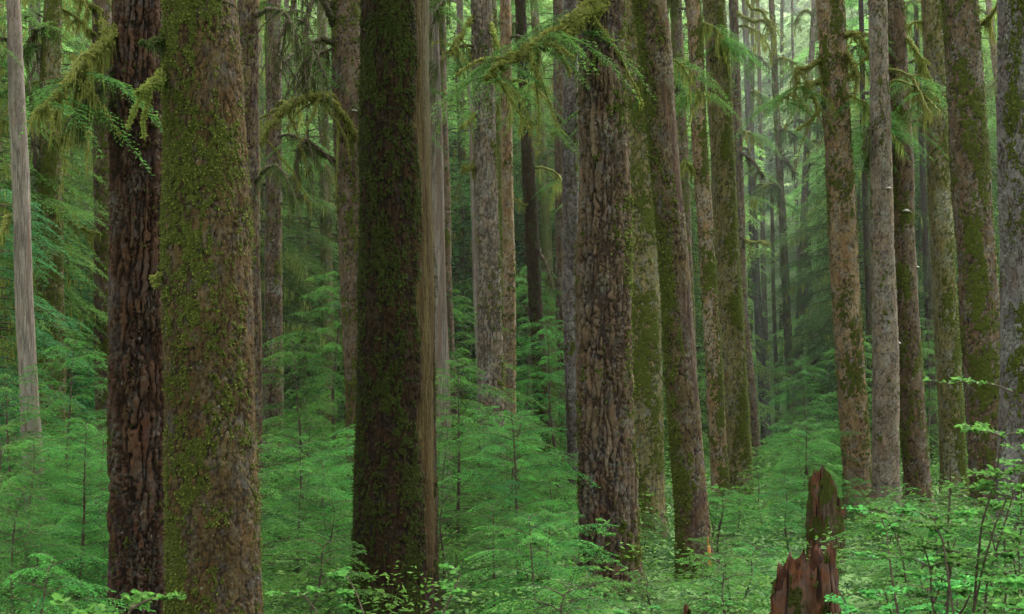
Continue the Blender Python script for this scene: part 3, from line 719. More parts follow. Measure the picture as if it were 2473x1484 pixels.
br('L3', [(238,30,0),(215,15,-.4),(195,-5,-.5),(180,-40,-.5)], 16, 8, drape=.36, ndr=800, fuzz=900, twigs=7)
br('L3', [(238,100,0),(210,70,-.4),(190,45,-.5),(165,30,-.6),(120,10,-.9)], 12, 5, drape=.36, ndr=1200, fuzz=900, twigs=9)
br('L1', [(20,520,0),(5,560,-.3),(-15,620,-.5)], 14, 8, drape=.3, ndr=300, fuzz=700, twigs=4)
br('T4', [(1142,45,0),(1128,60,-.4),(1112,90,-.6),(1098,100,-.8),(1095,135,-.9)], 11, 4, drape=.25, ndr=400, fuzz=1200, twigs=6)
br('T4', [(1150,270,0),(1140,285,-.3),(1125,300,-.5),(1110,310,-.7)], 9, 4, drape=.15, ndr=200, fuzz=700, twigs=3)
br('T4', [(1152,400,0),(1135,405,-.3),(1115,415,-.5)], 10, 5, drape=.1, ndr=150, fuzz=700, twigs=2)
br('T4', [(1185,60,0),(1196,90,-.4),(1204,120,-.5)], 11, 6, drape=.12, ndr=150, fuzz=700, twigs=1)
br('T8', [(1370,320,0),(1350,318,-.3),(1330,322,-.5)], 11, 5, drape=.2, ndr=200, fuzz=600, twigs=2)
br('T6', [(1300,600,0),(1320,640,-.3),(1335,690,-.5)], 8, 3, drape=.25, ndr=300, fuzz=500, twigs=4, dark=True)
br('T6', [(1282,500,0),(1262,495,-.3),(1240,480,-.5)], 8, 3, drape=.2, ndr=200, fuzz=500, twigs=3)
br('T12', [(1660,150,0),(1640,158,-.3),(1622,168,-.5)], 10, 5, drape=.12, ndr=200, fuzz=700, twigs=2)
br('T12', [(1668,240,0),(1650,232,-.3),(1645,215,-.5)], 9, 5, drape=.4, ndr=500, fuzz=700, twigs=4, dark=True)
br('T12', [(1680,420,0),(1665,400,-.3),(1650,390,-.5),(1640,420,-.6)], 8, 4, drape=.35, ndr=400, fuzz=600, twigs=4)
br('T14', [(1775,28,0),(1790,40,-.4),(1820,52,-.6),(1845,50,-.8),(1868,72,-.9)], 10, 4, drape=.3, ndr=500, fuzz=1400, twigs=8)
br('T14', [(1770,-20,0),(1800,-10,-.4),(1812,20,-.6),(1840,25,-.8),(1862,65,-.9),(1872,95,-1)], 9, 4, drape=.4, ndr=500, fuzz=900, twigs=8)
br('T14', [(1795,580,0),(1815,588,-.4),(1840,585,-.6),(1856,592,-.8)], 9, 5, drape=.15, ndr=200, fuzz=900, twigs=3)
br('T14', [(1782,360,0),(1800,375,-.4),(1825,395,-.6),(1840,420,-.8)], 8, 4, drape=.35, ndr=500, fuzz=700, twigs=7, dark=True)
br('T20', [(1985,145,0),(1965,155,-.3),(1945,165,-.5),(1922,165,-.7),(1924,185,-.8),(1930,200,-.9)], 9, 5, drape=.3, ndr=450, fuzz=1500, twigs=5)
br('T20', [(1988,190,0),(1965,202,-.3),(1950,205,-.5),(1958,225,-.7),(1970,245,-.8),(1975,270,-.9),(1955,295,-.9),(1925,315,-1)], 9, 5, drape=.25, ndr=300, fuzz=1800, twigs=5)
br('T20', [(2030,90,0),(2045,84,-.3),(2065,82,-.5),(2080,98,-.7),(2094,120,-.8),(2096,138,-.9),(2080,148,-.9)], 12, 4, drape=.2, ndr=300, fuzz=1800, twigs=6)
br('T20', [(2036,120,0),(2050,135,-.3),(2062,160,-.5),(2072,185,-.7)], 11, 4, drape=.4, ndr=600, fuzz=1200, twigs=6)
br('T23', [(2178,90,0),(2195,100,-.3),(2215,120,-.5),(2222,165,-.7)], 12, 4, drape=.36, ndr=900, fuzz=1200, twigs=7)
br('T22', [(2108,300,0),(2095,330,-.3),(2085,360,-.5)], 9, 4, drape=.36, ndr=600, fuzz=600, twigs=6, dark=True)
br('T16', [(1885,450,0),(1870,445,-.3),(1855,460,-.5)], 8, 4, drape=.36, ndr=500, fuzz=600, twigs=5, dark=True)
br('T16', [(1888,380,0),(1905,395,-.3),(1920,420,-.5)], 8, 4, drape=.36, ndr=500, fuzz=600, twigs=5, dark=True)
br('T17', [(1948,350,0),(1965,340,-.3),(1985,345,-.5)], 8, 4, drape=.36, ndr=500, fuzz=600, twigs=5)
br('T25', [(2370,60,0),(2392,40,-.3),(2410,10,-.5),(2425,-20,-.6)], 11, 5, drape=.4, ndr=400, fuzz=800, twigs=5)
br('T26b', [(2410,180,0),(2400,200,-.3),(2385,215,-.5)], 8, 4, drape=.36, ndr=400, fuzz=500, twigs=5)

# drooping leafy limbs on the upper trunks
rb = random.Random(21)
for key, nbr in (('L1',2),('L2',4),('L2b',2),('L3',4),('L5',4),('L6',2),('L7',4),('L8',3),('C1',2),('T4',3),('T5',3),('T6',4),('C2',3),('T7',3),('T8a',2),('T8',3),('T10',2),('T11b',3),('T12',2),('T14',4),('T15',4),('T16',4),('T17',4),('T18',2),('T19b',4),('T20',2),('T21',4),('T22',2),('T23',2),('T23b',4),('T24',3),('T26b',3)):
    d0 = TREES[key][2]; st_ = [t_ for t_ in TR if t_[0] == key][0][2]
    for q in range(nbr):
        sg = rb.choice([-1, 1]); py = rb.uniform(-60, 520 if d0 > 36 else 330); x0_ = trunk_x(st_, py)
        Lp = rb.uniform(45, 120) * 32 / d0 * 1.2; dy = rb.uniform(-.5, 0) * 30
        pts_ = [(x0_, py, .1), (x0_ + sg * Lp * .3, py + dy, -.2), (x0_ + sg * Lp * .65, py + dy + Lp * .15, -.5 * rb.uniform(-1, 1.4)), (x0_ + sg * Lp, py + dy + Lp * rb.uniform(.35, .9), -.9 * rb.uniform(-1, 1.4))]
        br(key, pts_, 7, 2.5, drape=rb.uniform(.3, .7), ndr=500, fuzz=500, twigs=6, dark=rb.random() < .55, leafy=rb.choice([0, 8, 14, 18]))
# shelf fungi
def conk(key, px, py, w, side):
    root, org, d, prof = TREES[key]
    zs, xs, rs = prof; z = wz(py, d); cx_ = np.interp(z, zs[::1], xs); r = np.interp(z, zs, rs)
    x = wx(px, d); R = w / FPX * d / 2
    n, m = 9, 18; vs = []
    a = math.asin(max(-1, min(1, (x - cx_) / (r * 1.05))))
    c = np.array([cx_ + r * .97 * math.sin(a), d - r * .97 * math.cos(a), z])
    for i in range(n):
        t = i / (n - 1); ph = t * PI
        for j in range(m):
            q = j / m * 2 * PI
            rr = R * math.sin(ph) * (1 + .08 * math.sin(3 * q + 1) + .05 * math.sin(i * 2.1))
            vs.append(c + np.array([rr * math.cos(q), rr * .8 * math.sin(q), (R * .55 * math.cos(ph) if ph < PI / 2 else R * .18 * math.cos(ph)) - .12 * rr]))
    v = np.array(vs) - org; i = np.arange(n - 1)[:, None] * m; j = np.arange(m)[None]; j2 = (j + 1) % m
    f = np.stack([i + j, i + j2, i + m + j2, i + m + j], -1).reshape(-1, 4)
    link('shelf_fungus', mesh_np('shelf_fungus', v, f, None, True), M['conk'], root)
conk('T23', 2181, 513, 19, 0); conk('T23', 2216, 646, 12, 0); conk('T22', 2141, 458, 15, 0); conk('T22', 2167, 829, 19, 0)
conk('L8', 858, 273, 17, 0)
print('branches', round(time.time() - T_START, 1))

# ------------------------------------------------------------------ stumps
def stump(name, d, px, w, ytop, spikes, seed, label, moss=.4, lean=0):
    rg = np.random.RandomState(seed)
    R = w / FPX * d / 2; x0 = wx(px, d); zt = wz(ytop, d)
    nth = 200; nz = 150; th = np.arange(nth) / nth * 2 * PI
    # jagged rim height as function of screen x and angle
    c, s = np.cos(th), np.sin(th)
    xs = px + c * w / 2
    rim = np.array([wz(np.interp(q, [k[0] for k in spikes], [k[1] for k in spikes]), d) for q in xs])
    jag = fbm(np.stack([c * 5 + seed, s * 5, c * 0], 1), 3)
    jag2 = fbm(np.stack([c * 18 + seed, s * 18, c * 0], 1), 2)
    rim = rim - (s > 0) * .12 * (zt) * .5 - (jag - .4) * .12 - (jag2 - .5) * .035
    t = np.linspace(0, 1, nz)
    Z = -.2 + (rim[None] + .2) * t[:, None]
    P = np.stack([np.tile(c, nz) * R + seed, np.tile(s, nz) * R, Z.ravel()], 1)
    ridge = fbm(P * np.array([34, 34, 2.2]), 3); lump = fbm(P * np.array([7, 7, 3.]), 3)
    rr = R * (1.12 - .14 * t[:, None] + .3 * np.clip(.25 - t[:, None], 0, 1)) 
    rr = rr.repeat(nth, 1) if rr.shape[1] == 1 else rr
    rr = rr.ravel() + R * .35 * (lump - .5) + R * .22 * (ridge - .5)
    TT = np.repeat(t, nth)
    X = np.tile(c, nz) * rr + lean * TT; Y = np.tile(s, nz) * rr
    V = np.stack([X, Y, Z.ravel()], 1)
    i = np.arange(nz - 1)[:, None] * nth; j = np.arange(nth)[None]; j2 = (j + 1) % nth
    F = np.stack([i + j, i + j2, i + nth + j2, i + nth + j], -1).reshape(-1, 4)
    # inner wall going down
    nin = 14; base = V[-nth:]
    inn = []
    for k in range(1, nin + 1):
        q = k / nin
        ctr = np.array([lean, 0, 0]); b = base.copy(); b[:, :2] = ctr[:2] + (b[:, :2] - ctr[:2]) * (1 - .28 * min(1, q * 3) - .65 * max(0, q - .35))
        b[:, 2] = base[:, 2] - (zt * .28) * q ** .8 - rg.rand(nth) * .03
        inn.append(b)
    V2 = np.concatenate([V] + inn); n0 = (nz - 1) * nth
    i = (np.arange(nin)[:, None]) * nth + n0
    F2 = np.stack([i + j, i + j2, i + nth + j2, i + nth + j], -1).reshape(-1, 4)
    F = np.concatenate([F, F2])
    n = len(V2); P2 = V2 + seed
    mo = sstep(fbm(P2 * np.array([6, 6, 3.]), 3) * .6 + fbm(P2 * np.array([22, 22, 14.]), 3) * .4 + (moss - .5), .42, .58)
    mo[nz * nth:] *= .3
    bare = sstep(fbm(P2 * np.array([7, 7, 1.2]) + 9, 3), .40, .56); bare[nz * nth:] = 0
    bare *= sstep(np.linspace(1, 0, nz).repeat(nth)[:len(bare)] if False else np.concatenate([1 - TT, np.zeros(nin * nth)]), .05, .4)
    cav = np.concatenate([sstep(ridge, .3, .6), np.full(nin * nth, .25)])
    root = empty('broken_stump', (x0, d, 0))
    me = mesh_np('wood', V2, F, dict(cav=cav, moss=mo, var=fbm(P2 * 12, 2), lich=np.zeros(n), bare=bare), True)
    link('wood', me, M['rot'], root)
    idx = np.nonzero(mo > min(.6, mo.max() * .7))[0]; idx = rg.choice(idx, 2500)
    b = V2[idx]; nrm = unit(b * np.array([1, 1, 0])); ln = rg.uniform(.01, .03, len(idx))
    bag = Bag(); v, f = blades(b, nrm + rg.normal(0, .6, b.shape), ln, ln * .5, rg, up=nrm); bag.add(v, f, var=np.repeat(rg.rand(len(idx)), 4))
    link('moss_tufts', bag.mesh('moss_tufts'), M['tuft_dark'], root)
    tag(root, label, 'stump')
    return root
stump('S1', 23, 1994, 82, 1120, [(1950,1150),(1962,1138),(1976,1118),(1990,1136),(2008,1158),(2020,1200),(2035,1225)], 3, 'tall rotten red stump tapering to a mossy point, standing behind the foreground stump', .5)
stump('S2', 12.5, 1940, 165, 1310, [(1855,1450),(1872,1425),(1882,1395),(1893,1332),(1903,1345),(1912,1338),(1925,1306),(1932,1345),(1948,1372),(1965,1352),(1978,1312),(1992,1290),(2003,1318),(2012,1365),(2022,1385)], 5, 'nearest jagged rotten stump with splintered orange rim at the bottom edge', .38)
stump('S3', 13, 1657, 14, 1452, [(1650,1462),(1657,1452),(1664,1460)], 9, 'tiny broken stub at the bottom edge beneath the leaning purplish red trunk', .2)
# fresh orange splinter wood on the leaning trunk's foot
root, org, d, prof = TREES['T11']
pts = smooth_path(px_path([(1712,1490,-.22),(1713,1400,-.2),(1711,1330,-.2),(1708,1285,-.14)], d), 20) - org
v, f = tube(pts, np.concatenate([np.full(14, .042), np.linspace(.04, .006, 6)]), 10, .3, 9, 3)
m_or = plain_mat('fresh_orange_wood', (.20, .075, .02), (.34, .15, .05), 30, .08)
o = link('wood_splinter', mesh_np('wood_splinter', v, f, None, True), m_or, root); o['label'] = 'long orange splinter of fresh wood at the trunk foot'
print('stumps', round(time.time() - T_START, 1))

# ------------------------------------------------------------------ placement helpers and labels
def near_short(px, py=900, dmax=None):
    best = None
    for key, d, st, short in SHORT:
        if st and max(s[2] for s in st) < 30: continue
        dx = px - trunk_x(st, py)
        if best is None or abs(dx) < abs(best[0]): best = (dx, short)
    dx, short = best
    if abs(dx) < 22: return 'straight behind the ' + short, short
    return ('just right of the ' if dx > 0 else 'just left of the ') + short, short
USED = {}
def give_label(o, label, cat, group):
    USED.setdefault(label, []).append(o)
    tag(o, label, cat, group)

for r in FAR:
    wd = {'olive': 'mossy green', 'brown': 'brown', 'grey': 'grey', 'tan': 'pale tan'}[r['far_m']]
    give_label(r, ('pencil thin ' if r['far_w'] < 10.5 else 'slim ') + 'distant ' + wd + ' trunk ' + near_short(r['far_px'])[0], 'tree', 'slim far trunks')
    for k_ in ('far_px', 'far_w', 'far_m'): del r[k_]
# ------------------------------------------------------------------ background trees
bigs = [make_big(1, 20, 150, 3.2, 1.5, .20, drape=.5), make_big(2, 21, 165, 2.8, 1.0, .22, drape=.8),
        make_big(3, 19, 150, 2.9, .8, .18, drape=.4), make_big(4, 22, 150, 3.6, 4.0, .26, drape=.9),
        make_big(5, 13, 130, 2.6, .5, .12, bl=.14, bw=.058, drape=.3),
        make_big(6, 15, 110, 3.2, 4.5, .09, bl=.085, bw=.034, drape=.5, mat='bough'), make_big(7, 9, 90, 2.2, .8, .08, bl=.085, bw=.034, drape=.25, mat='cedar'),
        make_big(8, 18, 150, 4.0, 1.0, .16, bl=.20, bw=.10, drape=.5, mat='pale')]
BH = [20, 21, 19, 22, 13, 15, 9, 18]
kids = [list(b.children) for b in bigs]
print('bigs', [sum(len(c.data.polygons) for c in k) for k in kids], round(time.time() - T_START, 1))
placed = []
first = [True] * len(bigs)
def put(protos, pk, firsts, i, name, loc, rz, s):
    if firsts[i]:
        firsts[i] = False; r = protos[i]; r.location = loc; r.rotation_euler = (0, 0, rz); r.scale = (s[0], s[0], s[1]); return r
    return copy_tree(pk[i], protos[i], name, loc, rz, s)
rg = random.Random(5)
bgspec = []
# hand placed mid trees (px, depth, variant, scale)
for q in [(95,40,5,1.),(-60,34,5,.95),(570,44,5,.95),(735,48,5,1.),(1290,50,5,.95),(1110,50,5,1.),(170,41,6,.9),(95,40,6,.9),(-25,30,6,.8),(215,46,6,.95),(810,60,5,1.1),(180,50,5,1.),
          (2080,52,5,.95),(2215,54,5,1.),(1625,50,5,.95),(1868,104,7,.8),(1938,116,7,.85),(1996,102,7,.8),(1815,122,7,.85),(1900,132,7,.9),(2060,92,7,.8),(705,96,7,.8),(745,112,7,.85),(1960,150,7,1.),(1840,156,7,1.),(1905,162,7,1.),(2050,148,7,1.),(1760,152,7,1.),(1600,150,7,1.),(700,140,7,1.),(620,146,7,1.),(800,150,7,1.),(300,60,2,.9),(-20,52,0,.9),(70,64,1,.9),(180,58,0,.9),(560,60,1,.9),(760,66,0,.9),(860,62,2,.9),
          (1095,60,0,.95),(1250,66,2,1.0),(1345,60,0,.9),(1480,66,1,.9),(1640,64,2,.9),(2110,62,2,.95),(2240,66,1,.9),(2335,60,0,.9),(2440,68,3,.9),(2530,56,0,.9),
          (1075,52,4,1.15),(1230,56,4,1.2),(1330,53,4,1.1),(1420,56,2,.9),(1620,58,4,1.2),(1680,54,4,1.),(2105,56,4,1.1),(2170,60,4,1.2),(2290,56,4,1.2),(2400,62,4,1.3),(1170,78,7,.9),(1400,82,7,.9),(720,56,4,1.1),(790,74,7,.9),(640,66,4,1.3),(210,56,4,1.2),(2340,74,7,.9),(2120,78,7,.9)]:
    bgspec.append(q)
def far_ok(px, d, lst, k=1.0):
    X = wx(px, d)
    if 0 < X < 44 and 84 < d < 146: return False          # open glades beyond the stand
    if d < 140 and 1835 - 3.6 / d * FPX < px < 1965 + 3.6 / d * FPX: return False
    if -34 < X < -6 and 86 < d < 135: return False
    for q in lst:
        if abs(wx(px, d) - wx(q[0], q[1])) < 2.6 * k and abs(d - q[1]) < 3.5 * k: return False
    return True
tries = 0
while len(bgspec) < 112 and tries < 4000:
    tries += 1
    d = rg.uniform(62, 112); px = rg.uniform(-120, 2600)
    if 1780 < px < 2015 and (d < 96 or rg.random() < .4): continue
    if far_ok(px, d, bgspec): bgspec.append((px, d, rg.choice([0, 1, 2, 3, 7] if d > 84 else [0, 1, 2, 2]), rg.uniform(.85, 1.1)))
while len(bgspec) < 146 and tries < 8000:
    tries += 1
    d = rg.uniform(112, 160); px = rg.uniform(-100, 2580)
    if far_ok(px, d, bgspec, 1.1): bgspec.append((px, d, rg.choice([0, 1, 2, 7, 7]), rg.uniform(.85, 1.1)))
for (px, d, k, s) in bgspec:
    if k in (0, 1, 2, 3, 7): s = s * (3.2 + .265 * d + 4.5) / BH[k]
    x = wx(px, d)
    r = put(bigs, kids, first, k, 'hemlock_tree', (x, d, float(gz(np.array([x]), np.array([d]))[0]) - .1), rg.uniform(0, 6.28), (s, s * rg.uniform(.9, 1.1)))
    where, _ = near_short(px)
    dist = 'mid distance' if d < 60 else 'distant' if d < 90 else 'far hazy' if d < 125 else 'farthest pale'
    kind = ['drooping', 'narrow moss hung', 'bushy', 'tall high crowned', 'small dense', 'fine needled overhanging', 'dark low hanging', 'pale yellow green'][k]
    give_label(r, f'{kind} {dist} hemlock {where}', 'tree', 'hemlocks filling the background')

def drop_unused(protos, flags):
    for p, unused in zip(protos, flags):
        if unused:
            for c in list(p.children): bpy.data.objects.remove(c)
            bpy.data.objects.remove(p)
drop_unused(bigs, first)
# ------------------------------------------------------------------ saplings
saps = [make_sapling(11, 2.6, 38, 1.5), make_sapling(12, 2.0, 30, 1.4), make_sapling(13, 3.4, 50, 1.75), make_sapling(14, 1.4, 28, 1.1), make_sapling(15, 2.2, 28, 1.9), make_sapling(16, 2.8, 30, 1.7), make_sapling(17, 1.7, 24, 1.6)]
skids = [list(b.children) for b in saps]
sfirst = [True] * len(saps); SH = [2.6, 2.0, 3.4, 1.4, 2.2, 2.8, 1.7]
print('saps', [sum(len(c.data.polygons) for c in k) for k in skids], round(time.time() - T_START, 1))
TOPX = [-100, 0, 200, 265, 620, 700, 860, 1050, 1110, 1300, 1400, 1530, 1620, 1750, 1850, 1950, 2030, 2100, 2200, 2300, 2473, 2600]
TOPY = [1000, 1000, 960, 1000, 1000, 970, 1010, 920, 880, 960, 1150, 1190, 1210, 1150, 1060, 985, 1060, 1180, 1170, 1150, 1150, 1150]
sspec = []
# px, depth, variant, top py, label
SP = [(185,17.6,2,985,'tall feathery hemlock sapling filling the gap left of the furrowed reddish trunk'),
      (95,12,1,1310,'low hemlock sapling with dark stem at the bottom left'),
      (15,14,0,1150,'hemlock sapling with layered sprays at the left edge'),
      (1105,22,2,850,'tall hemlock sapling with mossy stem right of the dark trunk with bare wood'),
      (1195,18,4,1195,'broad layered hemlock sapling at bottom centre left of the big coarse centre trunk'),
      (1330,17,4,1225,'wide spreading hemlock sapling reaching in front of the big coarse centre trunk'),
      (1300,15,4,1235,'nearest broad hemlock sapling at bottom centre with flat layered sprays'),
      (1578,17,3,1370,'small hemlock sapling with thin dark stem below the olive green trunk'),
      (1420,13,3,1395,'low hemlock sapling covering the foot of the big coarse centre trunk'),
      (720,20,0,1030,'bright hemlock sapling in the gap between widest mossy and dark trunks'),
      (790,18.5,4,1180,'spreading hemlock sapling against the left side of the dark trunk with bare wood'),
      (735,15,3,1290,'near hemlock sapling right of the widest mossy trunk foot'),
      (1940,34,2,985,'tall hemlock sapling in the middle of the hazy gap'),
      (2190,26,1,1150,'pointed hemlock sapling below the trunk with shelf fungi'),
      (1840,30,0,1100,'hemlock sapling at the foot of the trunk with mossy right side'),
      (1765,13.5,3,1350,'low dark hemlock sapling between the leaning purplish trunk and nearest stump'),
      (2260,16,4,1290,'layered hemlock sapling right of the nearest stump'),
      (735,27,2,800,'tall hemlock with bright open sprays left of the trunk hung with dark branches'),
      (800,34,2,640,'tall pale hemlock right behind the olive mossy gap trunk'),
      (150,24,2,800,'tall hemlock sapling in front of the knobby mossy trunk'),
      (200,38,2,740,'tall slender hemlock left of the brown trunk by the furrowed one'),
      (20,22,2,880,'tall hemlock sapling at the left edge beside the grey barkless snag'),
      (1115,33,2,690,'tall hemlock behind the mossy stemmed sapling'),
      (1345,38,2,760,'tall hemlock between the dark leaning trunk and the slim blue grey trunk'),
      (1265,42,2,640,'tall hemlock behind the slim tan flaky trunk'),
      (1660,38,2,820,'tall hemlock behind the leaning purplish red trunk'),
      (1965,44,2,860,'tall hemlock in front of the two thin speckled stems'),
      (2095,40,2,800,'tall hemlock between thick tan trunk and flaking plated trunk'),
      (2235,42,2,760,'tall hemlock between shelf fungi trunk and grey green trunk'),
      (2440,36,2,820,'tall hemlock behind the two rightmost trunks')]
for px, d, k, ty, lab in SP:
    h = wz(ty, d); x = wx(px, d); s = h / SH[k]
    r = put(saps, skids, sfirst, k, 'hemlock_sapling', (x, d, float(gz(np.array([x]), np.array([d]))[0]) - .05), rg.uniform(0, 6.28), (max(.75, min(1.6, s)), s))
    give_label(r, lab, 'sapling', 'hemlock saplings of the understorey'); sspec.append((px, d))
def blocked(px, d):
    # keep the big foreground trunks in view
    rad = 1.0 / d * FPX * .8
    if d < 17.5:
        for a, b in ((262, 640), (850, 1060)):
            if a - rad * .85 < px < b + rad * .85: return True
    if d < 21 and 1385 - rad * .1 < px < 1560: return True
    if d < 23 and 1580 < px < 1745: return True
    if d < 16 and 1760 < px < 2190: return True
    if d < 24.5 and 1820 < px < 2110: return True
    if d < 13 and 1820 < px < 2060: return True
    return False
n = 0; tries = 0
while n < 180 and tries < 9000:
    tries += 1
    d = 11.5 + 50 * rg.random() ** 1.6; px = rg.uniform(-60, 2530)
    if blocked(px, d): continue
    if any(abs(wx(px, d) - wx(q[0], q[1])) < .62 and abs(d - q[1]) < .8 + d * .02 for q in sspec): continue
    ty = float(np.interp(px, TOPX, TOPY)); hm = wz(ty, d)
    if hm < .5: continue
    h = hm * rg.uniform(.5, 1.0); h = min(h, 3.6)
    if h < .55: continue
    if d < 15: h = min(h, wz(1270, d) * rg.uniform(.7, 1.1))
    k = min(range(7), key=lambda q: abs(SH[q] - h) + rg.random() * .8)
    s = h / SH[k]; x = wx(px, d)
    r = put(saps, skids, sfirst, k, 'hemlock_sapling', (x, d, float(gz(np.array([x]), np.array([d]))[0]) - .05), rg.uniform(0, 6.28), (max(.7, min(1.3, s * 1.1)), s))
    where, _ = near_short(px, 1150)
    dist = 'near' if d < 18 else 'middle distance' if d < 28 else 'receding' if d < 42 else 'distant'
    size = 'knee high' if h < .9 else 'low' if h < 1.5 else 'head high' if h < 2.2 else 'tall'
    give_label(r, f'{size} {dist} hemlock sapling {where}', 'sapling', 'hemlock saplings of the understorey'); sspec.append((px, d)); n += 1
print('saplings', n, round(time.time() - T_START, 1))

# ------------------------------------------------------------------ broad leaved shrubs
def make_shrub(seed, h, stems, spread, leaf=.042, nleaf=900):
    rg = np.random.RandomState(seed); root = empty('huckleberry_shrub', (0, -700 - seed, 0))
    sb = Bag(); lb = Bag(); tips = []
    for k in range(stems):
        a = rg.uniform(0, 6.28); L = h * rg.uniform(.65, 1.05); out = spread * rg.uniform(.3, 1)
        t = np.linspace(0, 1, 10)[:, None]
        q = np.array([0, 0, 0.]) + np.array([math.cos(a) * out, math.sin(a) * out, 0]) * t ** 1.3 + np.array([0, 0, L]) * (t - .12 * t ** 3) + np.cumsum(rg.normal(0, .015, (10, 3)), 0)
        v, f = tube(q, np.linspace(.013, .004, 10), 6, .2, 20, seed); sb.add(v, f, var=.3)
        for j in range(9):
            i = rg.randint(3, 10); b = rg.uniform(0, 6.28); l2 = rg.uniform(.15, .42) * h * .5
            tt = np.linspace(0, 1, 6)[:, None]; p = q[i] + np.array([math.cos(b), math.sin(b), .35]) * l2 * tt + np.array([0, 0, -.25]) * l2 * tt ** 2
            v, f = tube(p, np.linspace(.004, .0015, 6), 4); sb.add(v, f, var=.3)
            for e in range(3):
                i2 = rg.randint(2, 6); b3 = b + rg.normal(0, .9); l3 = l2 * .5
                p3 = p[i2] + np.array([math.cos(b3), math.sin(b3), .1]) * l3 * tt
                v, f = tube(p3, np.linspace(.002, .001, 6), 3); sb.add(v, f, var=.3)
                tips.append(p3)
            tips.append(p)
    n = nleaf; ti = rg.randint(0, len(tips), n); tips = np.array(tips); s_ = rg.rand(n) * 4.8; i0 = s_.astype(int); fr = (s_ - i0)[:, None]
    base = tips[ti, i0] * (1 - fr) + tips[ti, np.minimum(i0 + 1, 5)] * fr
    ax = unit(tips[ti, 5] - tips[ti, 0]); sd = unit(np.cross(ax, [0, 0, 1.])) * rg.choice([-1, 1], n)[:, None]
    dr = unit(ax * .5 + sd * .9 + rg.normal(0, .2, (n, 3))); up = unit(np.array([0, 0, 1.]) + rg.normal(0, .35, (n, 3)))
    s2 = unit(np.cross(dr, up)); ll = leaf * rg.uniform(.6, 1.25, n)[:, None]; up2 = np.cross(s2, dr)
    # ovate leaf folded along the midrib: 2 quads
    A = base; B = base + dr * ll; c1 = base + dr * ll * .28; c2 = base + dr * ll * .68
    w = ll * .27
    v = np.stack([A, c1 + s2 * w + up2 * w * .35, c2 + s2 * w * .85 + up2 * w * .3, B, c2 - s2 * w * .85 + up2 * w * .3, c1 - s2 * w + up2 * w * .35], 1).reshape(-1, 3)
    o_ = np.arange(n)[:, None] * 6
    f = np.concatenate([o_ + np.array([[0, 1, 2, 3]]), o_ + np.array([[0, 3, 4, 5]])])
    lb.add(v, f, var=np.repeat(rg.rand(n), 6))
    link('stems', sb.mesh('stems', True), M['twig'], root)
    link('leaves', lb.mesh('leaves'), M['huck'], root)
    return root
shr = [make_shrub(31, 1.9, 5, .6, nleaf=2600), make_shrub(32, 1.3, 6, .7, nleaf=2600), make_shrub(33, .9, 6, .6, nleaf=2000)]
hk = [list(b.children) for b in shr]; hf = [True] * 3; HH = [1.9, 1.3, .9]
SB = [(2290,9.5,0,950,'tall airy leafy shrub in front of the wide dark speckled trunk'),
      (2420,9.0,0,1110,'leafy shrub beside the bluish grey trunk at the right edge'),
      (2350,8.5,1,1250,'low leafy shrub at the bottom right, closest of the right hand thicket'),
      (2180,11,1,1250,'leafy shrub in front of the trunk with shelf fungi'),
      (2460,12,0,1120,'leafy shrub tucked behind the right edge thicket'),
      (2250,14,1,1180,'leafy shrub behind the tall airy one'),
      (905,11,2,1392,'small bright leafy sprig at the foot of the dark trunk with bare wood'),
      (1640,16,2,1420,'low leafy bush at the foot of the leaning purplish red trunk'),
      (2235,13.5,2,1390,'low leafy bush right of the nearest stump'),
      (35,7,2,1462,'nearest leafy sprig in the bottom left corner'),
      (1600,14,2,1430,'low leafy bush at the bottom below the olive green trunk')]
SBR = random.Random(3)
while len(SB) < 26:
    d = 13 + 16 * SBR.random(); px = SBR.uniform(20, 2450)
    if blocked(px, d) or any(abs(wx(px, d) - wx(q[0], q[1])) < .8 and abs(d - q[1]) < 1.5 for q in SB): continue
    SB.append((px, d, SBR.choice([1, 2, 2]), 900 + (3.2 - SBR.uniform(.9, 1.5)) / d * FPX, 'broad leaved shrub in the understorey ' + near_short(px, 1150)[0]))
for px, d, k, ty, lab in SB:
    h = wz(ty, d); x = wx(px, d); s = h / HH[k] * 1.05
    r = put(shr, hk, hf, k, 'huckleberry_shrub', (x, d, float(gz(np.array([x]), np.array([d]))[0]) - .05), rg.uniform(0, 6.28), (min(1.2, s), s))
    give_label(r, lab, 'shrub', 'leafy shrubs of the understorey')

drop_unused(saps, sfirst); drop_unused(shr, hf)
# ------------------------------------------------------------------ ground cover (uncountable)
rn = np.random.RandomState(77)
n = 230000
d = 8 + 62 * rn.rand(n) ** 1.5
x = (rn.rand(n) - .5) * 2 * (d * .40 + 1.5)
zn = fbm(np.stack([x * .9, d * .9, x * 0], 1), 3)
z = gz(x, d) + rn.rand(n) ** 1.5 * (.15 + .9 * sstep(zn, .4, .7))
ln = (.035 + .0022 * d) * rn.uniform(.7, 1.6, n)
a = rn.uniform(0, 2 * PI, n)
v, f = blades(np.stack([x, d, z], 1), np.stack([np.cos(a), np.sin(a), rn.normal(-.1, .3, n)], 1), ln, ln * .5, rn)
b = Bag(); b.add(v, f, var=np.repeat(np.clip((z - gz(x, d)) * 1.2 + rn.normal(0, .15, n), 0, 1), 4))  # lower leaves darker, shade of the gaps painted in
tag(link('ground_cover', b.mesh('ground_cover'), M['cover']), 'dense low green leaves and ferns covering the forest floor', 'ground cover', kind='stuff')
print('cover', round(time.time() - T_START, 1))

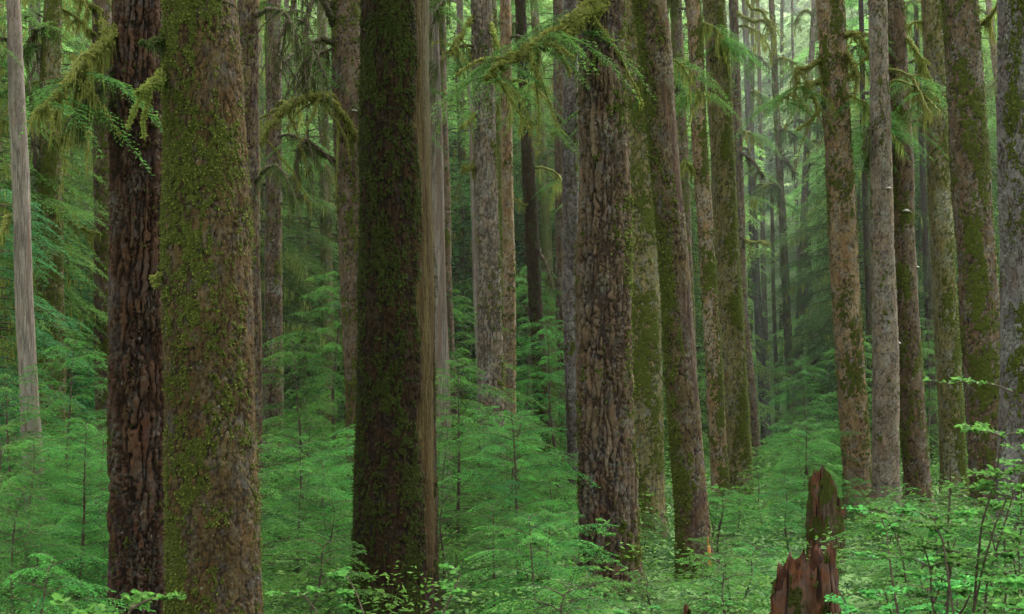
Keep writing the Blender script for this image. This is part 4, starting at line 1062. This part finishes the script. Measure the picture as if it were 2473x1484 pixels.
# labels shared only inside a group
# ------------------------------------------------------------------ haze
HAZE = True
if HAZE:
    me = bpy.data.meshes.new('haze')
    x0, x1, y0, y1, z0, z1 = -280, 280, 36, 440, -1, 60
    me.from_pydata([(x0,y0,z0),(x1,y0,z0),(x1,y1,z0),(x0,y1,z0),(x0,y0,z1),(x1,y0,z1),(x1,y1,z1),(x0,y1,z1)], [], [(0,3,2,1),(4,5,6,7),(0,1,5,4),(1,2,6,5),(2,3,7,6),(3,0,4,7)])
    m, nt = nmat('forest_haze'); N = NT(nt)
    vs = N.n('ShaderNodeVolumeScatter'); vs.inputs['Density'].default_value = .0009; vs.inputs['Color'].default_value = (.92, 1, .93, 1); vs.inputs['Anisotropy'].default_value = 0
    o = N.n('ShaderNodeOutputMaterial'); N.l(vs.outputs[0], o.inputs['Volume'])
    tag(link('haze', me, m), kind='structure')

# ------------------------------------------------------------------ light
w = bpy.data.worlds.new('World'); sc.world = w; w.use_nodes = True
nt = w.node_tree; nt.nodes.clear()
sky = nt.nodes.new('ShaderNodeTexSky'); sky.sky_type = 'NISHITA'; sky.sun_disc = False
EL, AZ = math.radians(52), math.radians(35)
sky.sun_elevation = EL; sky.sun_rotation = AZ; sky.air_density = 1.0; sky.dust_density = 4.0; sky.ozone_density = 1.0
bg = nt.nodes.new('ShaderNodeBackground'); bg.inputs['Strength'].default_value = .15
out = nt.nodes.new('ShaderNodeOutputWorld'); hs = nt.nodes.new('ShaderNodeHueSaturation'); hs.inputs['Saturation'].default_value = .15; hs.inputs['Value'].default_value = 7.2
nt.links.new(sky.outputs[0], hs.inputs['Color']); nt.links.new(hs.outputs[0], bg.inputs[0]); nt.links.new(bg.outputs[0], out.inputs[0])
sl = bpy.data.lights.new('sun', 'SUN'); sl.energy = 5.0; sl.use_shadow = True; sl.angle = math.radians(20); sl.color = (1, .97, .90)
so = bpy.data.objects.new('sun', sl); COL.objects.link(so)
# sun_rotation: azimuth from +Y towards +X
dv = Vector((math.sin(AZ) * math.cos(EL), math.cos(AZ) * math.cos(EL), math.sin(EL)))
so.rotation_euler = dv.to_track_quat('Z', 'Y').to_euler()
print('done', round(time.time() - T_START, 1))
